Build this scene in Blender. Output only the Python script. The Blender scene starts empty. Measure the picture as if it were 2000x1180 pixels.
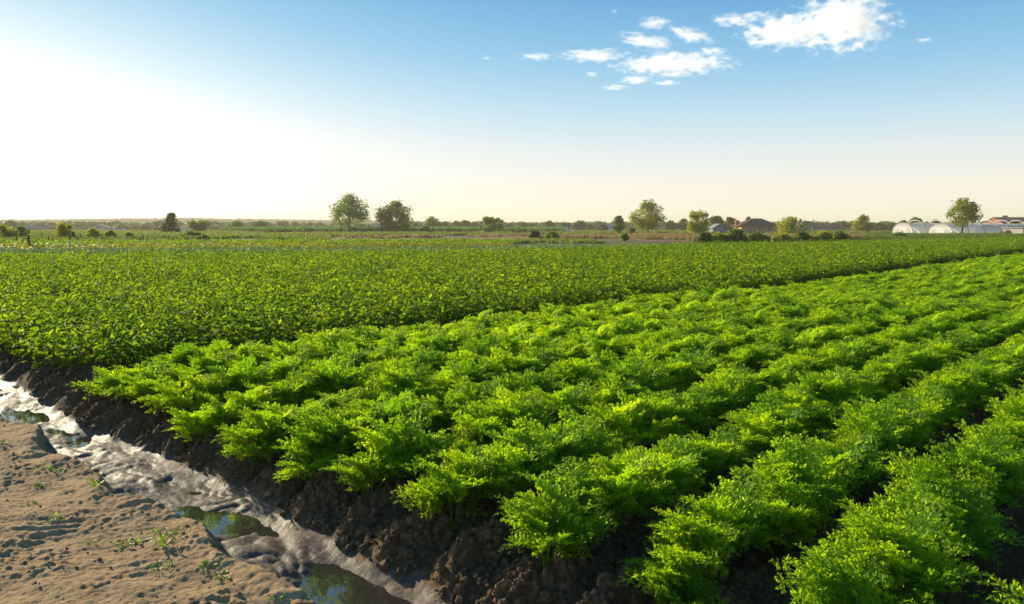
import bpy, math, random
import numpy as np
from mathutils import Vector, Matrix, Euler
R = math.radians
rng = np.random.default_rng(7)
random.seed(7)
scn = bpy.context.scene
COL = scn.collection

# ------------------------------------------------------------------ camera, sky, sun, exposure
CAM_H = 1.6
PITCH = math.atan(145 / 1500)
cam_d = bpy.data.cameras.new('camera'); cam = bpy.data.objects.new('camera', cam_d); COL.objects.link(cam)
cam.location = (0, 0, CAM_H); cam.rotation_euler = (math.pi / 2 - PITCH, 0, 0)
cam_d.sensor_width = 36; cam_d.lens = 27; cam_d.clip_start = 0.05; cam_d.clip_end = 20000
scn.camera = cam
SUN_AZ, SUN_EL = R(-46), R(17)          # azimuth clockwise from the view direction
world = bpy.data.worlds.new('World'); scn.world = world; world.use_nodes = True
nt = world.node_tree; nt.nodes.clear()
def N(nt, t, **kw):
    n = nt.nodes.new(t)
    for k, v in kw.items():
        if k.startswith('i_'):
            key = k[2:].replace('_', ' ')
            n.inputs[key].default_value = v
        else: setattr(n, k, v)
    return n
def L(nt, a, b): nt.links.new(a, b)
def M(nt, op, a, b=None, c=None, clamp=False):
    n = nt.nodes.new('ShaderNodeMath'); n.operation = op; n.use_clamp = clamp
    for i, v in enumerate((a, b, c)):
        if v is None: continue
        if isinstance(v, (int, float)): n.inputs[i].default_value = v
        else: L(nt, v, n.inputs[i])
    return n.outputs[0]
tc = N(nt, 'ShaderNodeTexCoord')
sep = N(nt, 'ShaderNodeSeparateXYZ'); L(nt, tc.outputs['Generated'], sep.inputs[0])
zc = M(nt, 'MAXIMUM', sep.outputs[2], 0.0)
z2 = M(nt, 'MULTIPLY_ADD', zc, 2.6, 0.02)          # the clear air above the haze starts low over the fields
cmb = N(nt, 'ShaderNodeCombineXYZ'); L(nt, sep.outputs[0], cmb.inputs[0]); L(nt, sep.outputs[1], cmb.inputs[1]); L(nt, z2, cmb.inputs[2])
nrm = N(nt, 'ShaderNodeVectorMath', operation='NORMALIZE'); L(nt, cmb.outputs[0], nrm.inputs[0])
sky = N(nt, 'ShaderNodeTexSky', sky_type='NISHITA', sun_disc=False, sun_elevation=SUN_EL, sun_rotation=SUN_AZ % (2 * math.pi),
        altitude=0, air_density=1.0, dust_density=1.5, ozone_density=2.0)
L(nt, nrm.outputs[0], sky.inputs['Vector'])
sd = Vector((math.sin(SUN_AZ) * math.cos(SUN_EL), math.cos(SUN_AZ) * math.cos(SUN_EL), math.sin(SUN_EL)))
hv = N(nt, 'ShaderNodeCombineXYZ'); L(nt, sep.outputs[0], hv.inputs[0]); L(nt, sep.outputs[1], hv.inputs[1])
hn = N(nt, 'ShaderNodeVectorMath', operation='NORMALIZE'); L(nt, hv.outputs[0], hn.inputs[0])
dot = N(nt, 'ShaderNodeVectorMath', operation='DOT_PRODUCT'); L(nt, hn.outputs[0], dot.inputs[0])
dot.inputs[1].default_value = (math.sin(SUN_AZ), math.cos(SUN_AZ), 0)
ang = M(nt, 'ARCCOSINE', M(nt, 'MINIMUM', dot.outputs['Value'], 0.9999))
def gauss(wa, wz):
    q = M(nt, 'ADD', M(nt, 'POWER', M(nt, 'DIVIDE', ang, wa), 2.0), M(nt, 'POWER', M(nt, 'DIVIDE', zc, wz), 2.0))
    return M(nt, 'EXPONENT', M(nt, 'MULTIPLY', q, -1.0))
near = gauss(.62, .6)
zr = M(nt, 'MULTIPLY', zc, M(nt, 'MULTIPLY_ADD', near, -0.55, 1.0))       # the bright band over the horizon is deeper towards the sun
zr = M(nt, 'SQRT', zr)
rp = N(nt, 'ShaderNodeValToRGB'); L(nt, zr, rp.inputs[0])
stops = [(0.0, (.95, .89, .74)), (.05, (.94, .90, .78)), (.09, (.78, .85, .84)), (.13, (.55, .76, .86)), (.19, (.28, .58, .82)), (.26, (.13, .41, .72)), (.5, (.08, .28, .56)), (1.0, (.025, .13, .38))]
e = rp.color_ramp.elements
for i in range(len(stops) - 2): e.new(.5)
for i, (p_, c_) in enumerate(stops): e[i].position = math.sqrt(p_); e[i].color = (*c_, 1)
glow = M(nt, 'MULTIPLY', gauss(.38, .125), 10.0)
gm = N(nt, 'ShaderNodeVectorMath', operation='SCALE'); gm.inputs[0].default_value = (1.0, .96, .90); L(nt, glow, gm.inputs['Scale'])
rs_ = N(nt, 'ShaderNodeVectorMath', operation='SCALE'); rs_.inputs['Scale'].default_value = 5.5; L(nt, rp.outputs[0], rs_.inputs[0])
s3 = N(nt, 'ShaderNodeVectorMath', operation='SCALE'); s3.inputs['Scale'].default_value = 0.12; L(nt, sky.outputs[0], s3.inputs[0])
a1 = N(nt, 'ShaderNodeVectorMath', operation='ADD'); L(nt, s3.outputs[0], a1.inputs[0]); L(nt, rs_.outputs[0], a1.inputs[1])
add = N(nt, 'ShaderNodeVectorMath', operation='ADD'); L(nt, a1.outputs[0], add.inputs[0]); L(nt, gm.outputs[0], add.inputs[1])
bg = N(nt, 'ShaderNodeBackground'); bg.inputs['Strength'].default_value = 0.1; L(nt, add.outputs[0], bg.inputs['Color'])
wo = N(nt, 'ShaderNodeOutputWorld'); L(nt, bg.outputs[0], wo.inputs['Surface'])
sun_d = bpy.data.lights.new('sun', 'SUN'); sun = bpy.data.objects.new('sun', sun_d); COL.objects.link(sun)
sun_d.energy = 5.0; sun_d.angle = R(0.6); sun_d.color = (1.0, 0.87, 0.62)
sun.rotation_euler = sd.to_track_quat('Z', 'Y').to_euler()
vs = scn.view_settings
vs.view_transform = 'Standard'; vs.look = 'None'; vs.exposure = 0.8; vs.gamma = 1; vs.use_curve_mapping = False
cy = scn.cycles
cy.max_bounces = 8; cy.diffuse_bounces = 3; cy.glossy_bounces = 3; cy.transmission_bounces = 4; cy.volume_bounces = 4; cy.transparent_max_bounces = 8
cy.use_denoising = True

# ------------------------------------------------------------------ places: the photograph's rays met with the ground
F = 1500.0
def ray(x, y):
    X = (x - 1000) / F; Y = -(y - 590) / F
    return X, math.cos(PITCH) + Y * math.sin(PITCH), -math.sin(PITCH) + Y * math.cos(PITCH)
def G(x, y, z=0.0):
    d = ray(x, y); t = (z - CAM_H) / d[2]
    return d[0] * t, d[1] * t
def AT(x, y, dep):
    d = ray(x, y); t = dep / d[1]
    return d[0] * t, dep, CAM_H + d[2] * t
ROW_AZ = R(43)
SA, CA = math.sin(ROW_AZ), math.cos(ROW_AZ)
def uv2w(u, v): return u * SA - v * CA, u * CA + v * SA
def w2uv(x, y): return x * SA + y * CA, -x * CA + y * SA

# ------------------------------------------------------------------ noise
def perlin(x, y, seed=0):
    xi = np.floor(x).astype(np.int64); yi = np.floor(y).astype(np.int64)
    xf = x - xi; yf = y - yi
    def g(ix, iy):
        h = (ix * 374761393 + iy * 668265263 + seed * 974634777) & 0xffffffff
        h = ((h ^ (h >> 13)) * 1274126177) & 0xffffffff
        a = ((h ^ (h >> 16)) & 0xffff) / 65536.0 * 2 * math.pi
        return np.cos(a), np.sin(a)
    s = xf * xf * xf * (xf * (xf * 6 - 15) + 10); t = yf * yf * yf * (yf * (yf * 6 - 15) + 10)
    r = []
    for dx in (0, 1):
        for dy in (0, 1):
            gx, gy = g(xi + dx, yi + dy); r.append(gx * (xf - dx) + gy * (yf - dy))
    a = r[0] + (r[2] - r[0]) * s; b = r[1] + (r[3] - r[1]) * s
    return (a + (b - a) * t) * 1.4
def fbm(x, y, o=4, seed=0, gain=.5):
    s = 0; a = 1
    for i in range(o):
        s = s + a * perlin(x * 2 ** i, y * 2 ** i, seed + i * 17); a *= gain
    return s
def billow(x, y, o=4, seed=0, gain=.55):
    s = 0; a = 1
    for i in range(o):
        s = s + a * (1 - 2 * np.abs(perlin(x * 2 ** i, y * 2 ** i, seed + i * 13))); a *= gain
    return s
def worley(x, y, seed=0):
    xi = np.floor(x).astype(np.int64); yi = np.floor(y).astype(np.int64); best = np.full(x.shape, 9.0)
    for dx in (-1, 0, 1):
        for dy in (-1, 0, 1):
            cx = xi + dx; cyy = yi + dy
            h = (cx * 374761393 + cyy * 668265263 + seed * 974634777) & 0xffffffff
            h = ((h ^ (h >> 13)) * 1274126177) & 0xffffffff; h = h ^ (h >> 16)
            px = cx + (h & 0xff) / 255.0; py = cyy + ((h >> 8) & 0xff) / 255.0
            best = np.minimum(best, (x - px) ** 2 + (y - py) ** 2)
    return np.sqrt(best)
def sstep(a, b, x):
    t = np.clip((x - a) / (b - a), 0, 1); return t * t * (3 - 2 * t)

# ------------------------------------------------------------------ helpers
def tag(o, label=None, cat=None, group=None, kind=None):
    if label: o['label'] = label
    if cat: o['category'] = cat
    if group: o['group'] = group
    if kind: o['kind'] = kind
    return o
def np_mesh(name, V, faces, mats=(), smooth=False, midx=None):
    """V (n,3) array, faces (m,k) int array or list of tuples"""
    me = bpy.data.meshes.new(name)
    if isinstance(faces, np.ndarray):
        m, k = faces.shape
        me.vertices.add(len(V)); me.vertices.foreach_set('co', np.asarray(V, dtype=np.float32).ravel())
        me.loops.add(m * k); me.loops.foreach_set('vertex_index', faces.astype(np.int32).ravel())
        me.polygons.add(m); me.polygons.foreach_set('loop_start', np.arange(0, m * k, k, dtype=np.int32))
        me.update(calc_edges=True)
    else:
        me.from_pydata([tuple(v) for v in V], [], faces)
    for m_ in mats: me.materials.append(m_)
    if midx is not None: me.polygons.foreach_set('material_index', np.asarray(midx, dtype=np.int32))
    if smooth: me.polygons.foreach_set('use_smooth', np.ones(len(me.polygons), dtype=bool))
    return me
def link(name, me, parent=None, loc=None, rot=None, scale=None):
    o = bpy.data.objects.new(name, me); COL.objects.link(o)
    if parent: o.parent = parent
    if loc is not None: o.location = loc
    if rot is not None: o.rotation_euler = rot
    if scale is not None: o.scale = (scale,) * 3 if isinstance(scale, (int, float)) else scale
    return o
def empty(name, loc, rz=0, scale=1):
    o = bpy.data.objects.new(name, None); COL.objects.link(o); o.location = loc; o.rotation_euler = (0, 0, rz); o.scale = (scale,) * 3
    o.empty_display_size = .1
    return o
class MB:
    def __init__(s): s.V = []; s.F = []; s.I = []
    def face(s, pts, mi=0):
        n = len(s.V); s.V += [tuple(p) for p in pts]; s.F.append(tuple(range(n, n + len(pts)))); s.I.append(mi)
    def box(s, x0, x1, y0, y1, z0, z1, mi=0):
        n = len(s.V)
        s.V += [(x0, y0, z0), (x1, y0, z0), (x1, y1, z0), (x0, y1, z0), (x0, y0, z1), (x1, y0, z1), (x1, y1, z1), (x0, y1, z1)]
        for f in ((0, 3, 2, 1), (4, 5, 6, 7), (0, 1, 5, 4), (1, 2, 6, 5), (2, 3, 7, 6), (3, 0, 4, 7)): s.F.append(tuple(n + i for i in f)); s.I.append(mi)
    def tube(s, pts, rad, k=6, mi=0):
        pts = [Vector(p) for p in pts]; rings = []
        if isinstance(rad, (int, float)): rad = [rad] * len(pts)
        for i, p in enumerate(pts):
            d = (pts[min(i + 1, len(pts) - 1)] - pts[max(i - 1, 0)]).normalized()
            a = d.orthogonal().normalized() if i == 0 else (a - d * a.dot(d)).normalized()
            b = d.cross(a); n = len(s.V); rings.append(n)
            for j in range(k):
                t = 2 * math.pi * j / k; s.V.append(tuple(p + (a * math.cos(t) + b * math.sin(t)) * rad[i]))
        for r0, r1 in zip(rings, rings[1:]):
            for j in range(k): s.F.append((r0 + j, r0 + (j + 1) % k, r1 + (j + 1) % k, r1 + j)); s.I.append(mi)
        s.F.append(tuple(rings[-1] + j for j in range(k))); s.I.append(mi)
    def mesh(s, name, mats, smooth=False): return np_mesh(name, s.V, s.F, mats, smooth, s.I)
    def build(s, name, mats, parent=None, smooth=False, **kw):
        return link(name, s.mesh(name, mats if isinstance(mats, (list, tuple)) else [mats], smooth), parent, **kw)

# ------------------------------------------------------------------ materials
def newmat(name):
    m = bpy.data.materials.new(name); m.use_nodes = True; n = m.node_tree; n.nodes.clear()
    out = N(n, 'ShaderNodeOutputMaterial'); return m, n, out
def leaf_mat(name, cols, tr=(0.25, 0.5, 0.03), trf=0.42, rough=0.55, spec=0.16, nscale=3.0, backcol=None):
    """cols: ramp of leaf colours spread over plants and over leaves of one plant"""
    m, n, out = newmat(name)
    oi = N(n, 'ShaderNodeObjectInfo'); geo = N(n, 'ShaderNodeNewGeometry')
    nz = N(n, 'ShaderNodeTexNoise'); nz.inputs['Scale'].default_value = nscale; L(n, geo.outputs['Position'], nz.inputs['Vector'])
    isl = geo.outputs['Random Per Island']
    f = M(n, 'ADD', M(n, 'MULTIPLY', oi.outputs['Random'], .3), M(n, 'ADD', M(n, 'MULTIPLY', nz.outputs[0], .6), M(n, 'MULTIPLY', isl, .32)))
    f = M(n, 'SUBTRACT', f, .1)
    rp = N(n, 'ShaderNodeValToRGB'); L(n, f, rp.inputs[0])
    el = rp.color_ramp.elements
    for i, c in enumerate(cols):
        p = i / (len(cols) - 1)
        e = el[i] if i < 2 else el.new(p)
        e.position = p; e.color = (*c, 1)
    for i, c in enumerate(cols): el[i].color = (*c, 1)
    p = N(n, 'ShaderNodeBsdfPrincipled'); L(n, rp.outputs[0], p.inputs['Base Color']); p.inputs['Roughness'].default_value = rough
    p.inputs['Specular IOR Level'].default_value = spec
    t = N(n, 'ShaderNodeBsdfTranslucent')
    mx = N(n, 'ShaderNodeMixRGB', blend_type='MULTIPLY'); mx.inputs[0].default_value = 1.0
    sc = N(n, 'ShaderNodeVectorMath', operation='MULTIPLY'); L(n, rp.outputs[0], sc.inputs[0]); sc.inputs[1].default_value = tr
    L(n, sc.outputs[0], t.inputs[0])
    ms = N(n, 'ShaderNodeMixShader'); ms.inputs[0].default_value = trf; L(n, p.outputs[0], ms.inputs[1]); L(n, t.outputs[0], ms.inputs[2])
    L(n, ms.outputs[0], out.inputs[0]); return m
def simple(name, col, rough=.8, spec=.3, noise=0, nscale=3, metal=0, bump=0, col2=None):
    m, n, out = newmat(name); p = N(n, 'ShaderNodeBsdfPrincipled'); p.inputs['Roughness'].default_value = rough
    p.inputs['Specular IOR Level'].default_value = spec; p.inputs['Metallic'].default_value = metal
    geo = N(n, 'ShaderNodeNewGeometry')
    nz = N(n, 'ShaderNodeTexNoise'); nz.inputs['Scale'].default_value = nscale; nz.inputs['Detail'].default_value = 6
    L(n, geo.outputs['Position'], nz.inputs['Vector'])
    rp = N(n, 'ShaderNodeValToRGB'); L(n, nz.outputs[0], rp.inputs[0])
    c2 = col2 or tuple(c * (1 - noise) for c in col)
    rp.color_ramp.elements[0].position = .35; rp.color_ramp.elements[1].position = .65
    rp.color_ramp.elements[0].color = (*c2, 1); rp.color_ramp.elements[1].color = (*col, 1)
    L(n, rp.outputs[0], p.inputs['Base Color'])
    if bump:
        b = N(n, 'ShaderNodeBump'); b.inputs['Strength'].default_value = bump; L(n, nz.outputs[0], b.inputs['Height']); L(n, b.outputs[0], p.inputs['Normal'])
    L(n, p.outputs[0], out.inputs[0]); return m
carrot_m = leaf_mat('carrot_leaf', [(.032, .095, .012), (.075, .17, .014), (.13, .235, .012), (.21, .31, .010), (.38, .41, .012)], tr=(3.6, 3.2, .8), trf=.5, rough=.55, spec=.2, nscale=2.2)
stalk_m = leaf_mat('carrot_stalk', [(.10, .20, .02), (.16, .26, .03)], tr=(2.2, 2, 1), trf=.25)
crop_m = leaf_mat('crop_leaf', [(.030, .075, .010), (.060, .125, .012), (.105, .18, .013), (.16, .24, .014), (.28, .35, .016)], tr=(3.4, 3.0, .8), trf=.46, rough=.65, spec=.1, nscale=1.2)
crop_stem_m = leaf_mat('crop_stem', [(.06, .12, .02), (.12, .18, .03)], tr=(1.5, 1.5, 1), trf=.1)
weed_m = leaf_mat('weed_leaf', [(.06, .16, .02), (.12, .26, .02), (.2, .32, .03)], tr=(2.6, 2.3, 1), trf=.4)
tree_m = leaf_mat('tree_leaf', [(.05, .09, .014), (.09, .14, .018), (.14, .2, .022), (.2, .25, .025)], tr=(2.4, 2.3, 1), trf=.35, nscale=.5)
tree2_m = leaf_mat('tree_leaf_dark', [(.035, .065, .014), (.06, .10, .018), (.10, .145, .022)], tr=(2.2, 2.2, 1), trf=.28, nscale=.5)
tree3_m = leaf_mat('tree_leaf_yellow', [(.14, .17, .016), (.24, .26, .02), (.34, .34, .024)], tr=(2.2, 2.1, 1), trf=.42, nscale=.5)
wood_leaf_m = leaf_mat('wood_leaf', [(.015, .03, .012), (.03, .05, .016)], tr=(1.5, 1.5, 1), trf=.1, nscale=.02)
bark_m = simple('bark', (.09, .07, .05), .9, .1, .5, 6)
yellow_m = leaf_mat('yellowing_leaf', [(.06, .14, .02), (.16, .24, .02), (.34, .34, .02), (.5, .42, .03)], tr=(2, 1.8, 1), trf=.35, nscale=.6)
grass_m = leaf_mat('grass_blade', [(.05, .10, .015), (.09, .15, .02), (.16, .2, .04), (.3, .27, .1)], tr=(2, 1.8, 1), trf=.35, nscale=.25)
bluegrass_m = leaf_mat('leek_blade', [(.07, .13, .07), (.12, .2, .12), (.2, .28, .18)], tr=(1.4, 1.5, 1), trf=.25, nscale=.5)
bright_m = leaf_mat('bright_crop_leaf', [(.08, .14, .02), (.13, .20, .022), (.19, .27, .03)], tr=(2, 1.8, 1), trf=.35, nscale=.1)
corn_m = leaf_mat('maize_leaf', [(.06, .12, .03), (.1, .18, .05), (.2, .28, .1)], tr=(1.7, 1.7, 1), trf=.3, nscale=.3)
dry_m = leaf_mat('dry_grass_blade', [(.12, .11, .04), (.24, .19, .08), (.4, .32, .16)], tr=(1.5, 1.4, 1), trf=.35, nscale=.4)

# soil: dry sand, turned clay, wet silt; told apart by an attribute painted from where the water reaches
def soil_mat():
    m, n, out = newmat('soil')
    geo = N(n, 'ShaderNodeNewGeometry')
    wet = N(n, 'ShaderNodeAttribute', attribute_name='wet').outputs['Fac']
    clay = N(n, 'ShaderNodeAttribute', attribute_name='clay').outputs['Fac']
    def noise(s, d=8, r=.6):
        z = N(n, 'ShaderNodeTexNoise'); z.inputs['Scale'].default_value = s; z.inputs['Detail'].default_value = d; z.inputs['Roughness'].default_value = r
        L(n, geo.outputs['Position'], z.inputs['Vector']); return z.outputs[0]
    def ramp(f, stops):
        r = N(n, 'ShaderNodeValToRGB'); L(n, f, r.inputs[0]); e = r.color_ramp.elements
        for i in range(2, len(stops)): e.new(stops[i][0])
        for i, (p, c) in enumerate(stops): e[i].position = p; e[i].color = (*c, 1)
        return r.outputs[0]
    n1 = noise(5); n2 = noise(38); n3 = noise(180, 4)
    sand = ramp(M(n, 'ADD', M(n, 'MULTIPLY', n1, .6), M(n, 'MULTIPLY', n2, .4)), [(.36, (.22, .13, .062)), (.48, (.37, .235, .115)), (.62, (.48, .325, .17))])
    clayc = ramp(n2, [(.3, (.075, .043, .021)), (.55, (.15, .088, .043)), (.7, (.26, .16, .08))])
    wetc = ramp(n2, [(.3, (.085, .062, .042)), (.7, (.18, .135, .098))])
    mx1 = N(n, 'ShaderNodeMixRGB'); L(n, clay, mx1.inputs[0]); L(n, sand, mx1.inputs[1]); L(n, clayc, mx1.inputs[2])
    mx2 = N(n, 'ShaderNodeMixRGB'); L(n, wet, mx2.inputs[0]); L(n, mx1.outputs[0], mx2.inputs[1]); L(n, wetc, mx2.inputs[2])
    p = N(n, 'ShaderNodeBsdfPrincipled'); L(n, mx2.outputs[0], p.inputs['Base Color'])
    rough = M(n, 'SUBTRACT', .95, M(n, 'MULTIPLY', wet, .40)); rough = M(n, 'ADD', rough, M(n, 'MULTIPLY', M(n, 'SUBTRACT', n1, .5), .7), clamp=True)
    L(n, rough, p.inputs['Roughness'])
    L(n, M(n, 'MULTIPLY_ADD', wet, .0, .10), p.inputs['Specular IOR Level'])
    b = N(n, 'ShaderNodeBump'); b.inputs['Distance'].default_value = .018
    L(n, M(n, 'MULTIPLY_ADD', wet, -.45, .9), b.inputs['Strength'])
    L(n, M(n, 'ADD', n2, M(n, 'MULTIPLY', n3, .35)), b.inputs['Height']); L(n, b.outputs[0], p.inputs['Normal'])
    L(n, p.outputs[0], out.inputs[0]); return m
soil_m = soil_mat()
def water_mat():
    m, n, out = newmat('muddy_water'); p = N(n, 'ShaderNodeBsdfPrincipled')
    p.inputs['Base Color'].default_value = (.045, .038, .03, 1); p.inputs['Roughness'].default_value = .03; p.inputs['Specular IOR Level'].default_value = .8
    p.inputs['IOR'].default_value = 2.0
    geo = N(n, 'ShaderNodeNewGeometry'); z = N(n, 'ShaderNodeTexNoise'); z.inputs['Scale'].default_value = 9; L(n, geo.outputs['Position'], z.inputs['Vector'])
    b = N(n, 'ShaderNodeBump'); b.inputs['Strength'].default_value = .05; b.inputs['Distance'].default_value = .02; L(n, z.outputs[0], b.inputs['Height']); L(n, b.outputs[0], p.inputs['Normal'])
    L(n, p.outputs[0], out.inputs[0]); return m
water_m = water_mat()

# ------------------------------------------------------------------ near soil: sandy headland, muddy runnel, clay ridges
ROW0, ROWS = 2.15, 0.635
U_PLANT = 2.53          # where the rows begin, past the mud
CROP_V = 8.55           # where the broad-leaved crop begins
WATER_Z = -0.105
def chan_edges(v):
    l = 1.78 + .05 * np.sin(v * 1.9 + .4) + .05 * np.sin(v * 4.7 + 1.1) + .03 * perlin(v * 3, v * 0 + 3.3, 5)
    r = 2.17 + .05 * np.sin(v * 1.3 + 2) + .03 * perlin(v * 2.2, v * 0 + 8.3, 6)
    return l, r
def soil_height(u, v):
    l, r = chan_edges(v)
    w = u + .045 * fbm(u * 3, v * 3, 3, 2)
    # sandy headland
    wx_, wy_ = uv2w(u, v)
    sand = .030 * fbm(u * 1.3, v * 1.1, 3, 11) + .006 * fbm(wx_ * 4 + .6 * perlin(u * 2, v * 2, 3), wy_ * 10, 4, 12, .6) + .004 * fbm(u * 30, v * 30, 3, 14, .6)
    patch = sstep(-.05, .5, fbm(u * 2.6, v * 2.6, 3, 31))
    sand = sand + patch * (.010 * fbm(u * 26, v * 26, 3, 4, .6) + .007 * billow(wx_ * 6, wy_ * 12, 3, 16) * .6)
    dent = sstep(.35, .75, perlin(u * 3.1 + 5, v * 2.3, 92)); sand = sand - .016 * dent
    ripple = .0055 * np.sin((v * .9 + u * .45 + .08 * perlin(u * 3, v * 3, 77)) * 78) * sstep(.1, .6, perlin(u * 1.9, v * 1.9, 78))
    rim = np.exp(-((u - l + .12) / .10) ** 2); sand = sand + rim * (.018 + .02 * fbm(u * 7, v * 5, 3, 19))
    sand = sand + ripple + .02
    # ridges of the rows; the tongues of clay that end in the mud
    ph = (v - ROW0) / ROWS
    wob = .12 * perlin(u * 1.3, v * 1.3, 41)
    ridge = .5 + .5 * np.cos(2 * math.pi * (ph + wob))
    near = sstep(r - .05, r + .50, w)
    tph = v / .42 + .8 * perlin(u * .6, v * .9, 43) + .22 * perlin(u * 3, v * 3, 46)
    tongue = (.5 + .5 * np.cos(2 * math.pi * tph)) ** 1.2
    beyond = sstep(2.55, 3.0, w)
    prof = tongue * (1 - beyond) + ridge * beyond
    clod = np.clip(1 - 1.25 * worley(u * 15 + .6 * perlin(u * 9, v * 9, 3), v * 15, 7), 0, 1) ** .7
    clod2 = np.clip(1 - 1.2 * worley(u * 34, v * 34, 8), 0, 1) ** .8
    rough = .078 * clod * (.35 + .65 * prof) + .026 * clod2 + .02 * billow(u * 7, v * 7, 3, 9) * .6 + .010 * np.clip(1 - 1.2 * worley(u * 70, v * 70, 18), 0, 1) + .008 * fbm(u * 40, v * 40, 2, 10)
    field = -.075 + near * (.07 * prof + .045) + .035 * prof * sstep(r, r + .18, w) * (.55 + .9 * sstep(-.5, .5, perlin(u * .7, v * 1.1, 44))) * (1 - beyond) + rough * sstep(r + .02, r + .25, w)
    field = field - .0 * u
    # wet silt in the runnel, pushed into soft lobes that rise just clear of the water
    a = u * 1.0; wv = v * 1.0
    qa = a * 7.0 + 1.8 * perlin(a * 3, wv * 3, 50); qb = wv * 6.0 + 1.8 * perlin(a * 3, wv * 3, 57)
    silt = WATER_Z + .008 + .024 * np.clip(1.0 - worley(qa, qb, 51) ** 1.5 * 1.25, 0, 1) * sstep(-.5, .3, perlin(a * 3, wv * 2, 58)) + .028 * fbm(a * 2.6, wv * 1.6, 3, 52, .4) + .004 * fbm(a * 18, wv * 12, 3, 54) + .0012 * fbm(a * 70, wv * 70, 2, 55)
    pools = (np.exp(-((v - 4.2) / .30) ** 2) * np.exp(-((u - l - .12 - .10 * (4.25 - v)) / .12) ** 2) * .07
             + np.exp(-((v - 2.85) / .34) ** 2) * np.exp(-((u - l - .22) / .12) ** 2) * .08
             + np.exp(-((v - 7.9) / .5) ** 2) * np.exp(-((u - l - .10) / .13) ** 2) * .055
             + np.exp(-((v - 6.75) / .35) ** 2) * np.exp(-((u - l - .20) / .07) ** 2) * .05
             + np.exp(-((v - 3.55) / .3) ** 2) * np.exp(-((u - l - .30) / .05) ** 2) * .03 - np.exp(-((v - 3.62) / .2) ** 2) * .03 - np.exp(-((v - 5.2) / .45) ** 2) * .02)
    silt = silt - pools
    kl = sstep(l - .02, l - .10, u + .02 * fbm(u * 9, v * 9, 2, 61))      # 1 on the sand side
    kr = sstep(r - .06, r + .14, w)
    h = silt * (1 - kl) * (1 - kr) + sand * kl + field * kr * (1 - kl)
    return h, kl, kr
def axis(segs):
    out = [segs[0][0]]
    for a, b, s0, s1 in segs:
        x = a
        while x < b - 1e-6:
            t = (x - a) / (b - a); x = min(b, x + s0 + (s1 - s0) * t); out.append(x)
        out[-1] = b
    return np.array(out)
uu = axis([(-6, .3, .25, .03), (.3, 2.7, .0085, .0085), (2.7, 3.4, .0085, .03), (3.4, 16, .03, .14)])
vv = axis([(-5, .9, .3, .012), (.9, 4.2, .0075, .011), (4.2, 9.3, .011, .026), (9.3, 14, .03, .2)])
UU, VV = np.meshgrid(uu, vv, indexing='ij')
H, KL, KR = soil_height(UU, VV)
edge = sstep(-6, -4.5, UU) * (1 - sstep(13, 16, UU)) * sstep(-5, -4, VV) * (1 - sstep(12, 14, VV))
H = H * edge
wx, wy = uv2w(UU, VV)
nu, nv = len(uu), len(vv)
idx = np.arange(nu * nv).reshape(nu, nv)
quads = np.stack([idx[:-1, :-1], idx[1:, :-1], idx[1:, 1:], idx[:-1, 1:]], -1).reshape(-1, 4)
me = np_mesh('soil', np.stack([wx, wy, H], -1).reshape(-1, 3), quads, [soil_m], True)
lE, rE = chan_edges(VV)
wetness = (1 - sstep(WATER_Z + .030, WATER_Z + .085, H + .02 * fbm(UU * 8, VV * 8, 2, 90))) * sstep(lE - .12, lE - .03, UU) * (1 - sstep(rE + .02, rE + .22, UU + .1 * fbm(UU * 9, VV * 9, 3, 93)))
wetness = np.maximum(wetness, sstep(lE - .03, lE + .02, UU) * (1 - sstep(rE - .04, rE + .10, UU + .06 * fbm(UU * 6, VV * 6, 3, 91))))
for nm, arr in (('wet', wetness), ('clay', KR * (1 - KL))):
    at = me.attributes.new(nm, 'FLOAT', 'POINT'); at.data.foreach_set('value', np.clip(arr, 0, 1).astype(np.float32).ravel())
tag(link('ground', me), kind='structure')
# the plain around it, four abutting sheets
B = 4200.0
def plain_mat():
    m, n, out = newmat('plain'); geo = N(n, 'ShaderNodeNewGeometry')
    z = N(n, 'ShaderNodeTexNoise'); z.inputs['Scale'].default_value = .02; z.inputs['Detail'].default_value = 6
    z2 = N(n, 'ShaderNodeTexNoise'); z2.inputs['Scale'].default_value = .8; z2.inputs['Detail'].default_value = 6
    L(n, geo.outputs['Position'], z.inputs['Vector']); L(n, geo.outputs['Position'], z2.inputs['Vector'])
    r = N(n, 'ShaderNodeValToRGB'); L(n, M(n, 'ADD', M(n, 'MULTIPLY', z.outputs[0], .6), M(n, 'MULTIPLY', z2.outputs[0], .4)), r.inputs[0])
    e = r.color_ramp.elements; e[0].position = .4; e[0].color = (.05, .085, .02, 1); e[1].position = .6; e[1].color = (.13, .14, .045, 1)
    p = N(n, 'ShaderNodeBsdfPrincipled'); p.inputs['Roughness'].default_value = .95; p.inputs['Specular IOR Level'].default_value = .1
    L(n, r.outputs[0], p.inputs['Base Color']); L(n, p.outputs[0], out.inputs[0]); return m
plain_m = plain_mat()
mb = MB()
for u0, u1, v0, v1 in ((-B, B, -B, -5), (-B, B, 14, B), (-B, -6, -5, 14), (16, B, -5, 14)):
    mb.face([(*uv2w(u0, v0), 0), (*uv2w(u1, v0), 0), (*uv2w(u1, v1), 0), (*uv2w(u0, v1), 0)])
tag(mb.build('terrain', plain_m), kind='structure')
# water lying in the runnel
vw = np.linspace(.5, 12, 240); lw, rw = chan_edges(vw)
Vw = []
for i in range(240):
    for uw in (lw[i] - .06, rw[i] + .1): Vw.append((*uv2w(uw, vw[i]), WATER_Z))
Fw = np.array([(2 * i, 2 * i + 1, 2 * i + 3, 2 * i + 2) for i in range(239)])
tag(link('water', np_mesh('water', np.array(Vw), Fw, [water_m])), kind='structure')

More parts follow.
